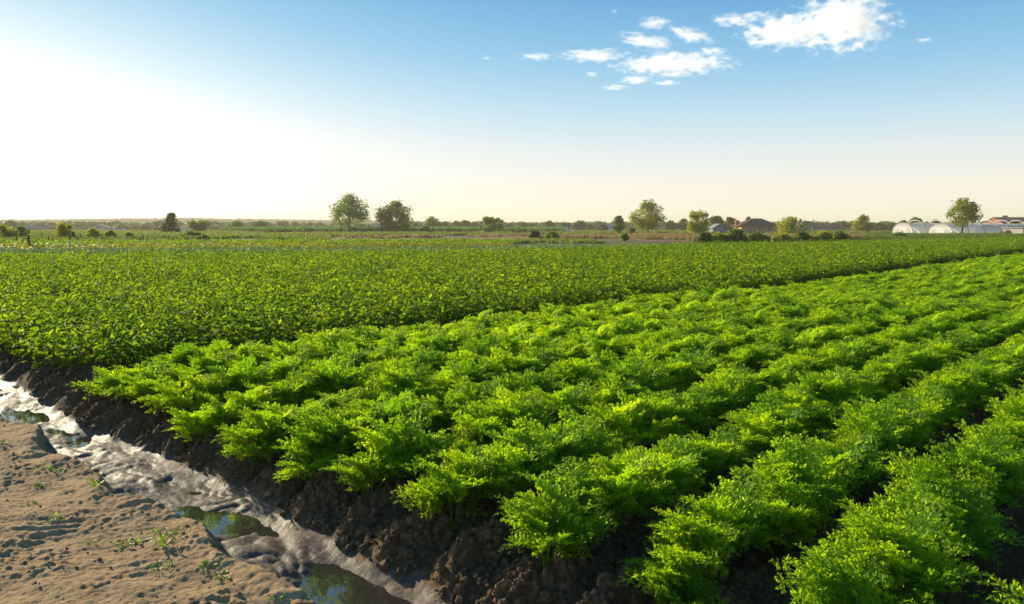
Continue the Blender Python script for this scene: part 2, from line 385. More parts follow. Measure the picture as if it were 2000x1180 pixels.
# ------------------------------------------------------------------ scatter by geometry nodes (for what nobody could count)
def scatter(name, pts, rots, scales, sources, label=None, group=None, smooth=False):
    """pts (n,3), rots (n,3), scales (n), sources: list of meshes kept out of the scene"""
    coll = bpy.data.collections.new(name + '_sources')
    for i, s in enumerate(sources):
        o = bpy.data.objects.new('%s_%02d' % (name, i), s); coll.objects.link(o)
    me = bpy.data.meshes.new(name); me.vertices.add(len(pts)); me.vertices.foreach_set('co', np.asarray(pts, np.float32).ravel())
    a = me.attributes.new('rot', 'FLOAT_VECTOR', 'POINT'); a.data.foreach_set('vector', np.asarray(rots, np.float32).ravel())
    a = me.attributes.new('sc', 'FLOAT', 'POINT'); a.data.foreach_set('value', np.asarray(scales, np.float32).ravel())
    a = me.attributes.new('pick', 'INT', 'POINT'); a.data.foreach_set('value', rng.integers(0, len(sources), len(pts)).astype(np.int32))
    g = bpy.data.node_groups.new(name, 'GeometryNodeTree')
    g.interface.new_socket('Geometry', in_out='INPUT', socket_type='NodeSocketGeometry'); g.interface.new_socket('Geometry', in_out='OUTPUT', socket_type='NodeSocketGeometry')
    gi = g.nodes.new('NodeGroupInput'); go = g.nodes.new('NodeGroupOutput')
    ip = g.nodes.new('GeometryNodeInstanceOnPoints'); ci = g.nodes.new('GeometryNodeCollectionInfo')
    ci.inputs['Collection'].default_value = coll; ci.inputs['Separate Children'].default_value = True; ci.inputs['Reset Children'].default_value = True
    def attr(nm, dt):
        x = g.nodes.new('GeometryNodeInputNamedAttribute'); x.data_type = dt; x.inputs['Name'].default_value = nm; return x.outputs[0]
    g.links.new(gi.outputs[0], ip.inputs['Points']); g.links.new(ci.outputs[0], ip.inputs['Instance'])
    ip.inputs['Pick Instance'].default_value = True
    g.links.new(attr('pick', 'INT'), ip.inputs['Instance Index'])
    er = g.nodes.new('FunctionNodeEulerToRotation'); g.links.new(attr('rot', 'FLOAT_VECTOR'), er.inputs[0])
    g.links.new(er.outputs[0], ip.inputs['Rotation']); g.links.new(attr('sc', 'FLOAT'), ip.inputs['Scale'])
    g.links.new(ip.outputs[0], go.inputs[0])
    o = link(name, me); md = o.modifiers.new('scatter', 'NODES'); md.node_group = g
    tag(o, label, None, group, 'stuff'); return o

# ------------------------------------------------------------------ carrots
def frond_mesh(name, rnd, lod=0):
    """a carrot leaf: bare stalk, then a blade divided three times, arching outwards along +X"""
    V = []; Fc = []; I = []
    petiole = rnd.uniform(.13, .19); blade = rnd.uniform(.20, .27)
    a0, a1 = rnd.uniform(.02, .15), rnd.uniform(1.1, 1.9)
    side = rnd.uniform(-.25, .25)
    pts = []; p = Vector((0, 0, 0)); nseg = 14; tot = petiole + blade
    for i in range(nseg + 1):
        t = i / nseg; a = a0 + (a1 - a0) * max(0, t - .15) ** 1.3
        pts.append(p.copy()); p = p + Vector((math.sin(a), side * t * .5, math.cos(a))).normalized() * tot / nseg
    m = MB(); k = 3
    m.tube(pts[:-1], [.0042 * (1 - .75 * i / nseg) for i in range(nseg)], k)
    V = m.V; Fc = m.F; I = [1] * len(m.F)
    def at(t):
        x = t * nseg; i = min(int(x), nseg - 1); return pts[i].lerp(pts[i + 1], x - i), (pts[i + 1] - pts[i]).normalized()
    def lobe(b, d, up, ln, wd):
        s = d.cross(up).normalized() * wd
        mid = b + d * ln * .55; n = len(V)
        tip = b + d * ln + up * ln * rnd.uniform(-.25, .15)
        V.extend([tuple(b), tuple(mid + s + up * ln * .06), tuple(tip), tuple(mid - s + up * ln * .06)])
        Fc.append((n, n + 1, n + 2, n + 3)); I.append(0)
    def sub(b, d, nrm, ln):
        # a pinnule with its teeth
        if lod == 0:
            s = d.cross(nrm).normalized()
            for q, (aa, ff, ll) in enumerate(((0, .45, .62), (.75, .15, .50), (-.75, .15, .50), (.6, .5, .42), (-.6, .5, .42))):
                dd = (d * math.cos(aa) + s * math.sin(aa) + nrm * rnd.uniform(-.55, .55)).normalized()
                lobe(b + d * ln * ff, dd, (nrm + Vector((rnd.uniform(-.7, .7), rnd.uniform(-.7, .7), rnd.uniform(-.3, .5)))).normalized(), ln * ll * rnd.uniform(.8, 1.3), ln * .15)
            lobe(b, d, nrm, ln * .6, ln * .06)
        else:
            s = d.cross(nrm).normalized()
            for aa, ff, ll in ((0, .2, .85), (.7, .1, .6), (-.7, .1, .6)):
                lobe(b + d * ln * ff, (d * math.cos(aa) + s * math.sin(aa) + nrm * rnd.uniform(-.6, .6)).normalized(), (nrm + Vector((rnd.uniform(-.7, .7), rnd.uniform(-.7, .7), rnd.uniform(-.3, .5)))).normalized(), ln * ll * rnd.uniform(.8, 1.3), ln * .17)
    npin = 8
    for j in range(npin + 1):
        t = (petiole + blade * (j + .2) / (npin + .6)) / tot
        b, d = at(min(t, .99)); y = Vector((0, 1, 0)); up = y.cross(d).normalized() * -1
        if up.z < 0: up = -up
        ln = blade * (.46 * (1 - (j / (npin + .8)) ** 1.3) + .07)
        for sgn in ((1, -1) if j < npin else (0,)):
            if sgn: pd = (d * rnd.uniform(.35, .8) + y * sgn + up * rnd.uniform(-.35, .75)).normalized()
            else: pd = d
            ns = max(2, int(round(ln / .024)))
            pn = (up + d * rnd.uniform(-.3, .3) + y * rnd.uniform(-.3, .3)).normalized()
            sd_ = pd.cross(pn).normalized(); pn = sd_.cross(pd)
            # pinna axis
            n = len(V); e = b + pd * ln
            V.extend([tuple(b + sd_ * .0011), tuple(b - sd_ * .0011), tuple(e)]); Fc.append((n, n + 1, n + 2)); I.append(0)
            for q in range(ns):
                f = (q + .6) / ns; droop = -up * (f * f * ln * .35)
                sl = ln * (.36 * (1 - f * .75)) + .010
                bb = b + pd * ln * f + droop
                for s2 in (1, -1):
                    dd = (pd * .75 + sd_ * s2 * rnd.uniform(.7, 1.1) + pn * rnd.uniform(-.6, .8)).normalized()
                    sub(bb, dd, pn, sl * rnd.uniform(.85, 1.15))
            sub(b + pd * ln * .95 - up * ln * .3, pd, pn, ln * .22 + .006)
    return np.array(V), Fc, I
def to_tris(F, I):
    out = []; oi = []
    for f, i in zip(F, I):
        for k in range(1, len(f) - 1): out.append((f[0], f[k], f[k + 1])); oi.append(i)
    return np.array(out), np.array(oi)
rnd = random.Random(11)
FR0 = [frond_mesh('f', rnd, 0) for _ in range(7)]
FR1 = [frond_mesh('f', rnd, 1) for _ in range(6)]
frond_meshes = [np_mesh('frond', v, *[to_tris(f, i)[0]], [carrot_m, stalk_m], False, to_tris(f, i)[1]) for v, f, i in FR0]
def frond_pose(rnd, k, n):
    """azimuth, lean, scale of frond k of n; the outer ones lean more"""
    inner = k % 3 == 0
    a_ = 2 * math.pi * (k * .382 + rnd.uniform(-.06, .06)); a_ = math.atan2(math.sin(a_) * .58, math.cos(a_))      # crowded neighbours push the leaves along the row
    return (a_, rnd.uniform(.0, .2) if inner else rnd.uniform(.2, .66), rnd.uniform(.95, 1.15) if inner else rnd.uniform(.75, 1.05), rnd.uniform(-.3, .3))
def merged_plant(name, FR, rnd, n):
    Vs = []; Fs = []; Is = []; off = 0
    for k in range(n):
        v, f, i = rnd.choice(FR); az, lean, sc, tw = frond_pose(rnd, k, n)
        Mx = np.array(Euler((0, lean, az)).to_matrix() @ Euler((0, 0, tw)).to_matrix()) * sc
        t, ti = to_tris(f, i); Vs.append(v @ Mx.T); Fs.append(t + off); Is.append(ti); off += len(v)
    return np_mesh(name, np.concatenate(Vs), np.concatenate(Fs), [carrot_m, stalk_m], False, np.concatenate(Is))
def ground_z(x, y):
    u, v = w2uv(x, y)
    i = np.clip(np.searchsorted(uu, u) - 1, 0, nu - 1); j = np.clip(np.searchsorted(vv, v) - 1, 0, nv - 1)
    return np.where((u > -6) & (u < 16) & (v > -5) & (v < 14), H[i, j], 0)
def px_of(x, y, z):
    dy = y * math.cos(PITCH) - (z - CAM_H) * math.sin(PITCH); dz = y * math.sin(PITCH) + (z - CAM_H) * math.cos(PITCH)
    return 1000 + F * x / dy, 590 - F * dz / dy
carrots = []
for r_ in range(-4, 10):
    v0 = ROW0 + r_ * ROWS
    if v0 > CROP_V - .75: continue
    u = U_PLANT + random.uniform(-.12, .12) + (.0 if r_ not in (2,) else .1); first = True
    while u < 75:
        x, y = uv2w(u, v0 + random.gauss(0, .035))
        big = random.uniform(.82, 1.1)
        if random.random() < .07: big *= .75
        if not (random.random() < .03 and not first): carrots.append((u, v0, x, y, big, r_, first))
        first = False; u += random.uniform(.13, .20) if u < 25 else random.uniform(.2, .3)
def inview(x, y, z=.3, mx=90):
    if y < .5: return False
    a, b = px_of(x, y, z); return -mx < a < 2000 + mx and b < 1180 + mx * 1.6
vis = [c for c in carrots if inview(c[2], c[3])]
vis.sort(key=lambda c: math.hypot(c[2], c[3]))
near_c, rest_c = vis[:300], vis[300:]
side_c = [c for c in carrots if not inview(c[2], c[3]) and math.hypot(c[2], c[3]) < 30 and c[3] > -2]
rest_c += side_c
ORD = ['nearest', 'second', 'third', 'fourth', 'fifth', 'sixth', 'seventh', 'eighth', 'ninth', 'tenth', 'eleventh', 'twelfth', 'thirteenth']
rowids = sorted({c[5] for c in near_c})
cnt = {}
near_c.sort(key=lambda c: c[0])
m_ = MB()
for k_ in range(9): m_.tube([(0, 0, -.01), (.012 * math.cos(k_ * 2.4), .012 * math.sin(k_ * 2.4), .02), (.02 * math.cos(k_ * 2.4), .02 * math.sin(k_ * 2.4), .07)], [.006, .0045, .003], 4)
m_.tube([(0, 0, -.02), (0, 0, .012)], [.014, .011], 7)
crown_mesh = m_.mesh('stalk_base', [stalk_m])
for (u, v0, x, y, s, r_, first) in near_c:
    z = float(ground_z(x, y)) - .015
    root = empty('carrot_plant', (x, y, z), math.pi / 2 - ROW_AZ + random.choice((0, math.pi)) + random.uniform(-.35, .35), s)
    nth = ORD[rowids.index(r_)]
    if first:
        tag(root, 'feathery carrot plant at the mud end of the %s row from the camera' % nth, 'carrot plant', 'carrot plants at the ends of the rows')
    else:
        d = math.hypot(x, y)
        cnt[r_] = cnt.get(r_, 1) + 1
        if cnt[r_] <= 12: tag(root, 'feathery carrot plant, %s from the mud end, in the %s row from the camera' % (ORD[cnt[r_] - 1], nth), 'carrot plant', 'carrot plants of the %s row' % nth)
        else: tag(root, 'feathery bright green carrot plant beyond the twelfth in the %s carrot row from the camera' % nth, 'carrot plant', 'carrot plants of the %s row' % nth)
    link('stalk_base', crown_mesh, root)
    n = 11 if math.hypot(x, y) < 5.5 else 10
    for k in range(n):
        az, lean, sc, tw = frond_pose(random, k, n)
        e = (Euler((0, lean, az)).to_matrix() @ Euler((0, 0, tw)).to_matrix()).to_euler()
        link('frond', random.choice(frond_meshes), root, (0, 0, 0), e, sc)
rnd = random.Random(5)
carrot_src = [merged_plant('carrot', FR1, rnd, 11) for _ in range(5)]
P = np.array([(c[2], c[3], 0) for c in rest_c]); P[:, 2] = ground_z(P[:, 0], P[:, 1]) - .015
scatter('carrot_rows_foliage', P, np.stack([rng.uniform(-.1, .1, len(P)), rng.uniform(-.1, .1, len(P)), math.pi / 2 - ROW_AZ + math.pi * rng.integers(0, 2, len(P)) + rng.uniform(-.35, .35, len(P))], -1), [c[4] * (1.0 if c[0] < 25 else 1.15) for c in rest_c], carrot_src,
        'carrot rows stretching away to the right beyond the nearest plants')

# ------------------------------------------------------------------ the broad-leaved crop
def broad_leaf(b, d, up, ln, wd, rnd):
    """a pointed leaf folded along its midrib and bending down to the tip"""
    s = d.cross(up).normalized(); up = s.cross(d); fold = rnd.uniform(.15, .6); bend = rnd.uniform(.1, .7)
    V = []; prof = ((0, .05), (.28, 1), (.62, .8), (1, 0))
    c = []
    for t, w in prof: c.append(b + d * ln * t * (1 - .15 * bend * t) - up * ln * bend * t * t * .6)
    V = [c[0], c[1], c[2], c[3]]
    for q in (1, 2):
        for sg in (1, -1): V.append(c[q] + s * sg * wd * prof[q][1] + up * wd * fold * prof[q][1])
    return V, [(0, 4, 1), (0, 1, 5), (1, 4, 6), (1, 6, 2), (1, 2, 7), (1, 7, 5), (2, 6, 3), (2, 3, 7)]
def branch_geo(rnd, h, nl, leaf=1.0):
    V = []; Fc = []; I = []; lean = rnd.uniform(.05, .45); pts = [Vector((0, 0, 0))]; d = Vector((math.sin(lean), 0, math.cos(lean)))
    for i in range(5):
        d = (d + Vector((rnd.uniform(-.12, .12), rnd.uniform(-.15, .15), .03))).normalized(); pts.append(pts[-1] + d * h / 5)
    m = MB(); m.tube(pts, [.004, .0038, .0034, .003, .0024, .0015], 3); V = [Vector(v) for v in m.V]; Fc = list(m.F); I = [1] * len(Fc)
    for k in range(nl):
        t = .18 + .82 * (k / max(1, nl - 1)) ** .8; x = t * 5; i = min(int(x), 4); b = pts[i].lerp(pts[i + 1], x - i)
        a = k * 2.4 + rnd.uniform(-.4, .4); el = rnd.uniform(-.15, .75) + .3 * (t > .85)
        out_ = Vector((math.cos(a) * math.cos(el), math.sin(a) * math.cos(el), math.sin(el)))
        pl = rnd.uniform(.02, .055) * (1.2 - .5 * t); bb = b + out_ * pl
        n = len(V); V += [b + Vector((0, 0, .0015)), b - Vector((0, 0, .0015)), bb]; Fc.append((n, n + 1, n + 2)); I.append(1)
        for q in range(3 if t < .9 else 2):
            dd = (out_ + Vector((rnd.uniform(-.9, .9), rnd.uniform(-.9, .9), rnd.uniform(-.35, .35))) * (.0 if q == 0 else .9)).normalized()
            up = (Vector((0, 0, 1)) + Vector((rnd.uniform(-.5, .5), rnd.uniform(-.5, .5), 0))).normalized()
            if abs(dd.dot(up)) > .95: up = Vector((1, 0, 0))
            lv, lf = broad_leaf(bb, dd, up, rnd.uniform(.05, .085) * leaf, rnd.uniform(.014, .023) * leaf, rnd)
            n = len(V); V += lv; Fc += [tuple(n + w for w in f) for f in lf]; I += [0] * len(lf)
    return np.array([tuple(v) for v in V]), Fc, I
rnd = random.Random(21)
BR = [branch_geo(rnd, rnd.uniform(.33, .56), 9, 1.22) for _ in range(8)]
branch_meshes = []
for v, f, i in BR:
    t, ti = to_tris(f, i); branch_meshes.append(np_mesh('branch', v, t, [crop_m, crop_stem_m], False, ti))
def merged_crop(rnd, n, geos, spread=.5):
    Vs = []; Fs = []; Is = []; off = 0
    for k in range(n):
        v, f, i = rnd.choice(geos)
        Mx = np.array(Euler((0, rnd.uniform(0, spread), 2 * math.pi * (k * .382) + rnd.uniform(-.3, .3))).to_matrix()) * rnd.uniform(.8, 1.1)
        t, ti = to_tris(f, i); Vs.append(v @ Mx.T + np.array([rnd.uniform(-.04, .04), rnd.uniform(-.04, .04), 0])); Fs.append(t + off); Is.append(ti); off += len(v)
    return np_mesh('crop', np.concatenate(Vs), np.concatenate(Fs), [crop_m, crop_stem_m], False, np.concatenate(Is))
def poly_px(pts, z=0): return np.array([G(x, y, z) for x, y in pts])
def inpoly(P, poly):
    x, y = P[:, 0], P[:, 1]; ins = np.zeros(len(P), bool); n = len(poly)
    for i in range(n):
        x0, y0 = poly[i]; x1, y1 = poly[(i + 1) % n]
        c = ((y0 > y) != (y1 > y)) & (x < (x1 - x0) * (y - y0) / (y1 - y0 + 1e-12) + x0); ins ^= c
    return ins
def points_in(poly, dens, jitter=True):
    lo, hi = poly.min(0), poly.max(0); n = int((hi[0] - lo[0]) * (hi[1] - lo[1]) * dens)
    P = rng.uniform(lo, hi, (n, 2)); return P[inpoly(P, poly)]
# far edge of that field, on the ground
far_edge = [G(-150, 494, .45), G(0, 493, .45), G(500, 489, .45), G(1000, 486, .45), G(1350, 476, .45), G(1650, 471, .45), G(1850, 467, .45), G(2000, 463, .45), G(2150, 459, .45)]
def edge_v(u): return CROP_V + .022 * np.clip(u - 8, 0, 80)
crop_poly = np.array([uv2w(1.95, 40), uv2w(2.6, CROP_V), uv2w(8, CROP_V), uv2w(60, edge_v(60)), uv2w(130, edge_v(130))] + far_edge[::-1])
crops = []
vrow = CROP_V + .1
lst = []
while vrow < 150:
    du = .24 if vrow < 16 else (.34 if vrow < 30 else .5)
    u = np.arange(2.62 if vrow < 12 else 2.3, 150, du); u = u + rng.uniform(-.08, .08, len(u))
    v = vrow + rng.normal(0, .06, len(u)) + .022 * np.clip(u - 8, 0, 80)
    lst.append(np.stack([u, v], -1)); vrow += .42 if vrow < 16 else .5
UVc = np.concatenate(lst); X, Y = uv2w(UVc[:, 0], UVc[:, 1]); PC = np.stack([X, Y], -1)
fe = np.array(far_edge)
o_ = np.argsort(fe[:, 0]); lim = np.interp(PC[:, 0], fe[o_, 0], fe[o_, 1])
keep = (PC[:, 1] < lim) & (PC[:, 1] > 1) & (np.abs(PC[:, 0]) < PC[:, 1] * .75 + 3)
PC = PC[keep]; UVc = UVc[keep]
d = np.hypot(PC[:, 0], PC[:, 1])
visc = np.array([inview(a, b, .4, 40) for a, b in PC])
order = np.argsort(np.where(visc, d, 1e9))
near_i = order[:300]; mask = np.ones(len(PC), bool); mask[near_i] = False
first_row_v = UVc[near_i, 1].min()
m_ = MB(); m_.tube([(0, 0, -.03), (.01, 0, .1), (.0, .01, .26)], [.008, .007, .004], 6); stem_mesh = m_.mesh('stem', [crop_stem_m])
for i in near_i:
    x, y = PC[i]; z = float(ground_z(x, y)) - .02; u, v = UVc[i]
    root = empty('leafy_crop_plant', (x, y, z), random.uniform(0, 6.28), random.uniform(.88, 1.12))
    if u < 2.95: tag(root, 'dark green broad-leaved crop plant at the edge of the field above the muddy bank', 'crop plant', 'broad-leaved plants above the muddy bank')
    elif v < CROP_V + .35: tag(root, 'broad-leaved crop plant in the field edge that borders the carrots', 'crop plant', 'broad-leaved plants bordering the carrots')
    else:
        k_ = min(int(round((v - CROP_V - .1) / .42)), len(ORD) - 1)
        tag(root, 'broad-leaved crop plant in the %s line of plants counted from the carrot side' % ('' + ORD[k_]), 'crop plant', 'broad-leaved plants of the %s line' % ORD[k_])
    link('stem', stem_mesh, root)
    n = 6
    for k in range(n):
        link('branch', random.choice(branch_meshes), root, (random.uniform(-.04, .04), random.uniform(-.04, .04), 0), (random.uniform(-.1, .1), random.uniform(0, .55), 2 * math.pi * k * .382 + random.uniform(-.3, .3)), random.uniform(.8, 1.12))
rnd = random.Random(31)
crop_src = [merged_crop(rnd, 6, BR, .6) for _ in range(6)]
Pf = PC[mask]; df = d[mask]; Zf = ground_z(Pf[:, 0], Pf[:, 1]) - .02
sc = rng.uniform(.85, 1.12, len(Pf)) * (1 + .10 * perlin(Pf[:, 0] * .4, Pf[:, 1] * .4, 3)) * (1 + .15 * sstep(16, 45, df))
scatter('leafy_crop_foliage', np.stack([Pf[:, 0], Pf[:, 1], Zf], -1), np.stack([rng.uniform(-.15, .15, len(Pf)), rng.uniform(-.15, .15, len(Pf)), rng.uniform(0, 6.28, len(Pf))], -1), sc, crop_src,
        'dense field of broad-leaved dark green crop reaching to the trees')

# ------------------------------------------------------------------ field strips behind
def tuft_geo(rnd, n, h, spread, w, bend=.5):
    V = []; Fc = []
    for k in range(n):
        a = rnd.uniform(0, 6.28); b = Vector((rnd.uniform(-spread, spread), rnd.uniform(-spread, spread), 0)); hh = h * rnd.uniform(.6, 1.1); l = rnd.uniform(.05, bend) * hh
        dr = Vector((math.cos(a), math.sin(a), 0)); s = Vector((-math.sin(a), math.cos(a), 0)) * w
        m1 = b + dr * l * .35 + Vector((0, 0, hh * .6)); tip = b + dr * l + Vector((0, 0, hh)); q = len(V)
        V += [b - s * .6, b + s * .6, m1 + s, m1 - s, tip]; Fc += [(q, q + 1, q + 2), (q, q + 2, q + 3), (q + 3, q + 2, q + 4)]
    return np.array([tuple(v) for v in V]), np.array(Fc)
def leafy_geo(rnd, n, h, spread, leaf):
    V = []; Fc = []
    for k in range(n):
        b = Vector((rnd.gauss(0, spread * .5), rnd.gauss(0, spread * .5), h * rnd.uniform(.15, 1))); a = rnd.uniform(0, 6.28); el = rnd.uniform(-.4, .8)
        dd = Vector((math.cos(a) * math.cos(el), math.sin(a) * math.cos(el), math.sin(el))); up = Vector((rnd.uniform(-.5, .5), rnd.uniform(-.5, .5), 1)).normalized()
        s = dd.cross(up).normalized(); l = leaf * rnd.uniform(.7, 1.3); q = len(V)
        V += [b, b + dd * l * .5 + s * l * .3, b + dd * l, b + dd * l * .5 - s * l * .3]; Fc += [(q, q + 1, q + 2), (q, q + 2, q + 3)]
    return np.array([tuple(v) for v in V]), np.array(Fc)
def strip_sources(kind, mat, seed, k=4, **a):
    rnd = random.Random(seed); out = []
    for _ in range(k):
        v, f = (tuft_geo if kind == 'tuft' else leafy_geo)(rnd, **a); out.append(np_mesh('tuft', v, f, [mat]))
    return out
def strip(name, poly, dens, src, label, sc=(.8, 1.2), thr=None, z=0.0, nsc=.15):
    P = points_in(np.array(poly), dens)
    if thr is not None: P = P[fbm(P[:, 0] * nsc, P[:, 1] * nsc, 3, hash(name) % 97) > thr] if False else P[fbm(P[:, 0] * nsc, P[:, 1] * nsc, 3, len(name)) > thr]
    n = len(P)
    return scatter(name, np.stack([P[:, 0], P[:, 1], np.full(n, z)], -1), np.stack([np.zeros(n), np.zeros(n), rng.uniform(0, 6.28, n)], -1), rng.uniform(*sc, n), src, label)
def sheet(name, pts, mat, z=.004):
    mb = MB(); mb.face([(p[0], p[1], z) for p in pts][::-1]); o = mb.build(name, mat)
    if o.data.polygons[0].normal.z < 0:
        for p in o.data.polygons: p.flip()
    return tag(o, kind='structure')
def gp(*pts): return [G(x, y) for x, y in pts]
# yellowing potato strip on the left, grey-green strip in front of it
fe_l = [G(-200, 493, .4), G(500, 489, .4), G(1000, 486, .4), G(1180, 481, .4)]
def shift(ps, dy): return [(p[0] * (p[1] + dy) / p[1], p[1] + dy) for p in ps]
strip('leek_strip_foliage', shift(fe_l, .4) + shift(fe_l, 4.0)[::-1], 9, strip_sources('tuft', bluegrass_m, 3, n=14, h=.5, spread=.14, w=.012, bend=.5), 'narrow grey green leek-like strip behind the broad-leaved crop')
strip('yellowing_crop_foliage', shift(fe_l[:3], 4.2) + shift(fe_l[:3], 15)[::-1], 7, strip_sources('leafy', yellow_m, 4, n=46, h=.48, spread=.25, leaf=.13), 'strip of yellowing low crop on the left behind the green field')
strip('green_strip_foliage', shift(fe_l[:3], 15.5) + shift(fe_l[:3], 30)[::-1], 3.0, strip_sources('leafy', crop_m, 5, n=50, h=.5, spread=.3, leaf=.16), 'dark green low crop strip behind the yellowing one', nsc=.1)
soil2_m = simple('tilled_soil', (.27, .165, .085), .95, .1, .45, .6)
sheet('tilled_strip', gp((560, 462), (640, 470.5), (900, 471.5), (1350, 472), (1700, 474), (2050, 461.5), (2050, 460), (1740, 463), (1380, 463), (1200, 461), (900, 462)), soil2_m, .008)
greenf_m = simple('bright_crop_ground', (.11, .20, .04), .95, .1, .35, .15)
sheet('green_field', gp((330, 463.5), (560, 461.8), (1000, 459.5), (1000, 457), (300, 458)), greenf_m, .006)
dryf_m = simple('stubble', (.27, .23, .10), .95, .1, .4, .2)
sheet('stubble_field', gp((1655, 456), (1655, 452.5), (1760, 452.5), (1760, 456)), dryf_m, .006)
strip('bright_crop_foliage', gp((330, 463), (560, 461.8), (1000, 459.8), (1000, 457.5), (300, 458.5)), .55, strip_sources('leafy', bright_m, 6, n=40, h=.35, spread=1.0, leaf=.35), 'bright green low crop strip in the middle distance')
strip('rough_grass', gp((480, 473), (640, 471), (640, 464), (300, 464), (-100, 468), (-100, 474)), .75, strip_sources('tuft', grass_m, 7, n=40, h=.55, spread=.45, w=.03, bend=.6), 'rough grass between the strips of crop', thr=-.05, nsc=.07)
strip('tall_grass', gp((820, 477), (1180, 476), (1130, 470.5), (980, 473), (840, 475)), 1.2, strip_sources('tuft', grass_m, 8, n=40, h=.42, spread=.5, w=.03, bend=.5), 'tall pale green grass beyond the grey green strip', thr=-.25, nsc=.2)
strip('dry_grass', gp((560, 468), (1000, 466), (1400, 470), (1700, 468), (1700, 462), (1380, 460), (1000, 460)), .5, strip_sources('tuft', dry_m, 9, n=40, h=.6, spread=.5, w=.03, bend=.6), 'dry straw coloured grass along the bare strip', thr=.12, nsc=.06)
strip('hedge_foot_grass', gp((1350, 473), (1680, 471), (1680, 467), (1350, 468)), 3.0, strip_sources('tuft', dry_m, 19, n=40, h=.75, spread=.5, w=.03, bend=.6), 'dry tall grass along the foot of the hedge', thr=-.3, nsc=.3)
strip('maize_foliage', gp((520, 455.9), (1000, 455.6), (1100, 456), (1100, 453.2), (430, 453.4)), .5, strip_sources('tuft', corn_m, 10, n=26, h=2.0, spread=.5, w=.06, bend=.6), 'long low belt of maize in front of the far trees', sc=(.8, 1.1))
strip('right_field_foliage', gp((1650, 471), (1860, 467), (2060, 461.5), (2060, 458.6), (1760, 459.6), (1650, 461.5)), 1.2, strip_sources('leafy', bright_m, 12, n=46, h=.4, spread=.5, leaf=.22), 'green field between the leafy crop and the plastic tunnels', thr=-.3)
strip('meadow_grass', gp((-150, 470), (500, 466), (1000, 459), (1700, 457), (2150, 457), (2150, 452), (-150, 452)), .10, strip_sources('tuft', grass_m, 13, n=60, h=.7, spread=1.2, w=.06, bend=.6), 'meadow grass in the far distance', thr=-.1, nsc=.03)

# ------------------------------------------------------------------ trees and bushes
def leaf_cloud(rs, clumps, nleaf, leaf):
    """leaf sized faces spread through clumps; clumps: (x,y,z,r)"""
    C = np.array(clumps); w = C[:, 3] ** 2.2; w /= w.sum(); pick = rs.choice(len(C), nleaf, p=w)
    d = rs.normal(size=(nleaf, 3)); d /= np.linalg.norm(d, axis=1)[:, None]; rr = rs.uniform(.0, 1, nleaf) ** .42
    pos = C[pick, :3] + d * (C[pick, 3] * rr * rs.uniform(.75, 1.2, nleaf))[:, None]
    nrm = d + rs.normal(size=(nleaf, 3)) * .7; nrm /= np.linalg.norm(nrm, axis=1)[:, None]
    a = np.cross(nrm, rs.normal(size=(nleaf, 3))); a /= np.linalg.norm(a, axis=1)[:, None]; b = np.cross(nrm, a)
    s = (leaf * rs.uniform(.6, 1.35, nleaf))[:, None]
    V = np.stack([pos - a * s, pos + b * s * .55, pos + a * s, pos - b * s * .55], 1).reshape(-1, 3)
    return V, np.arange(nleaf * 4).reshape(-1, 4)
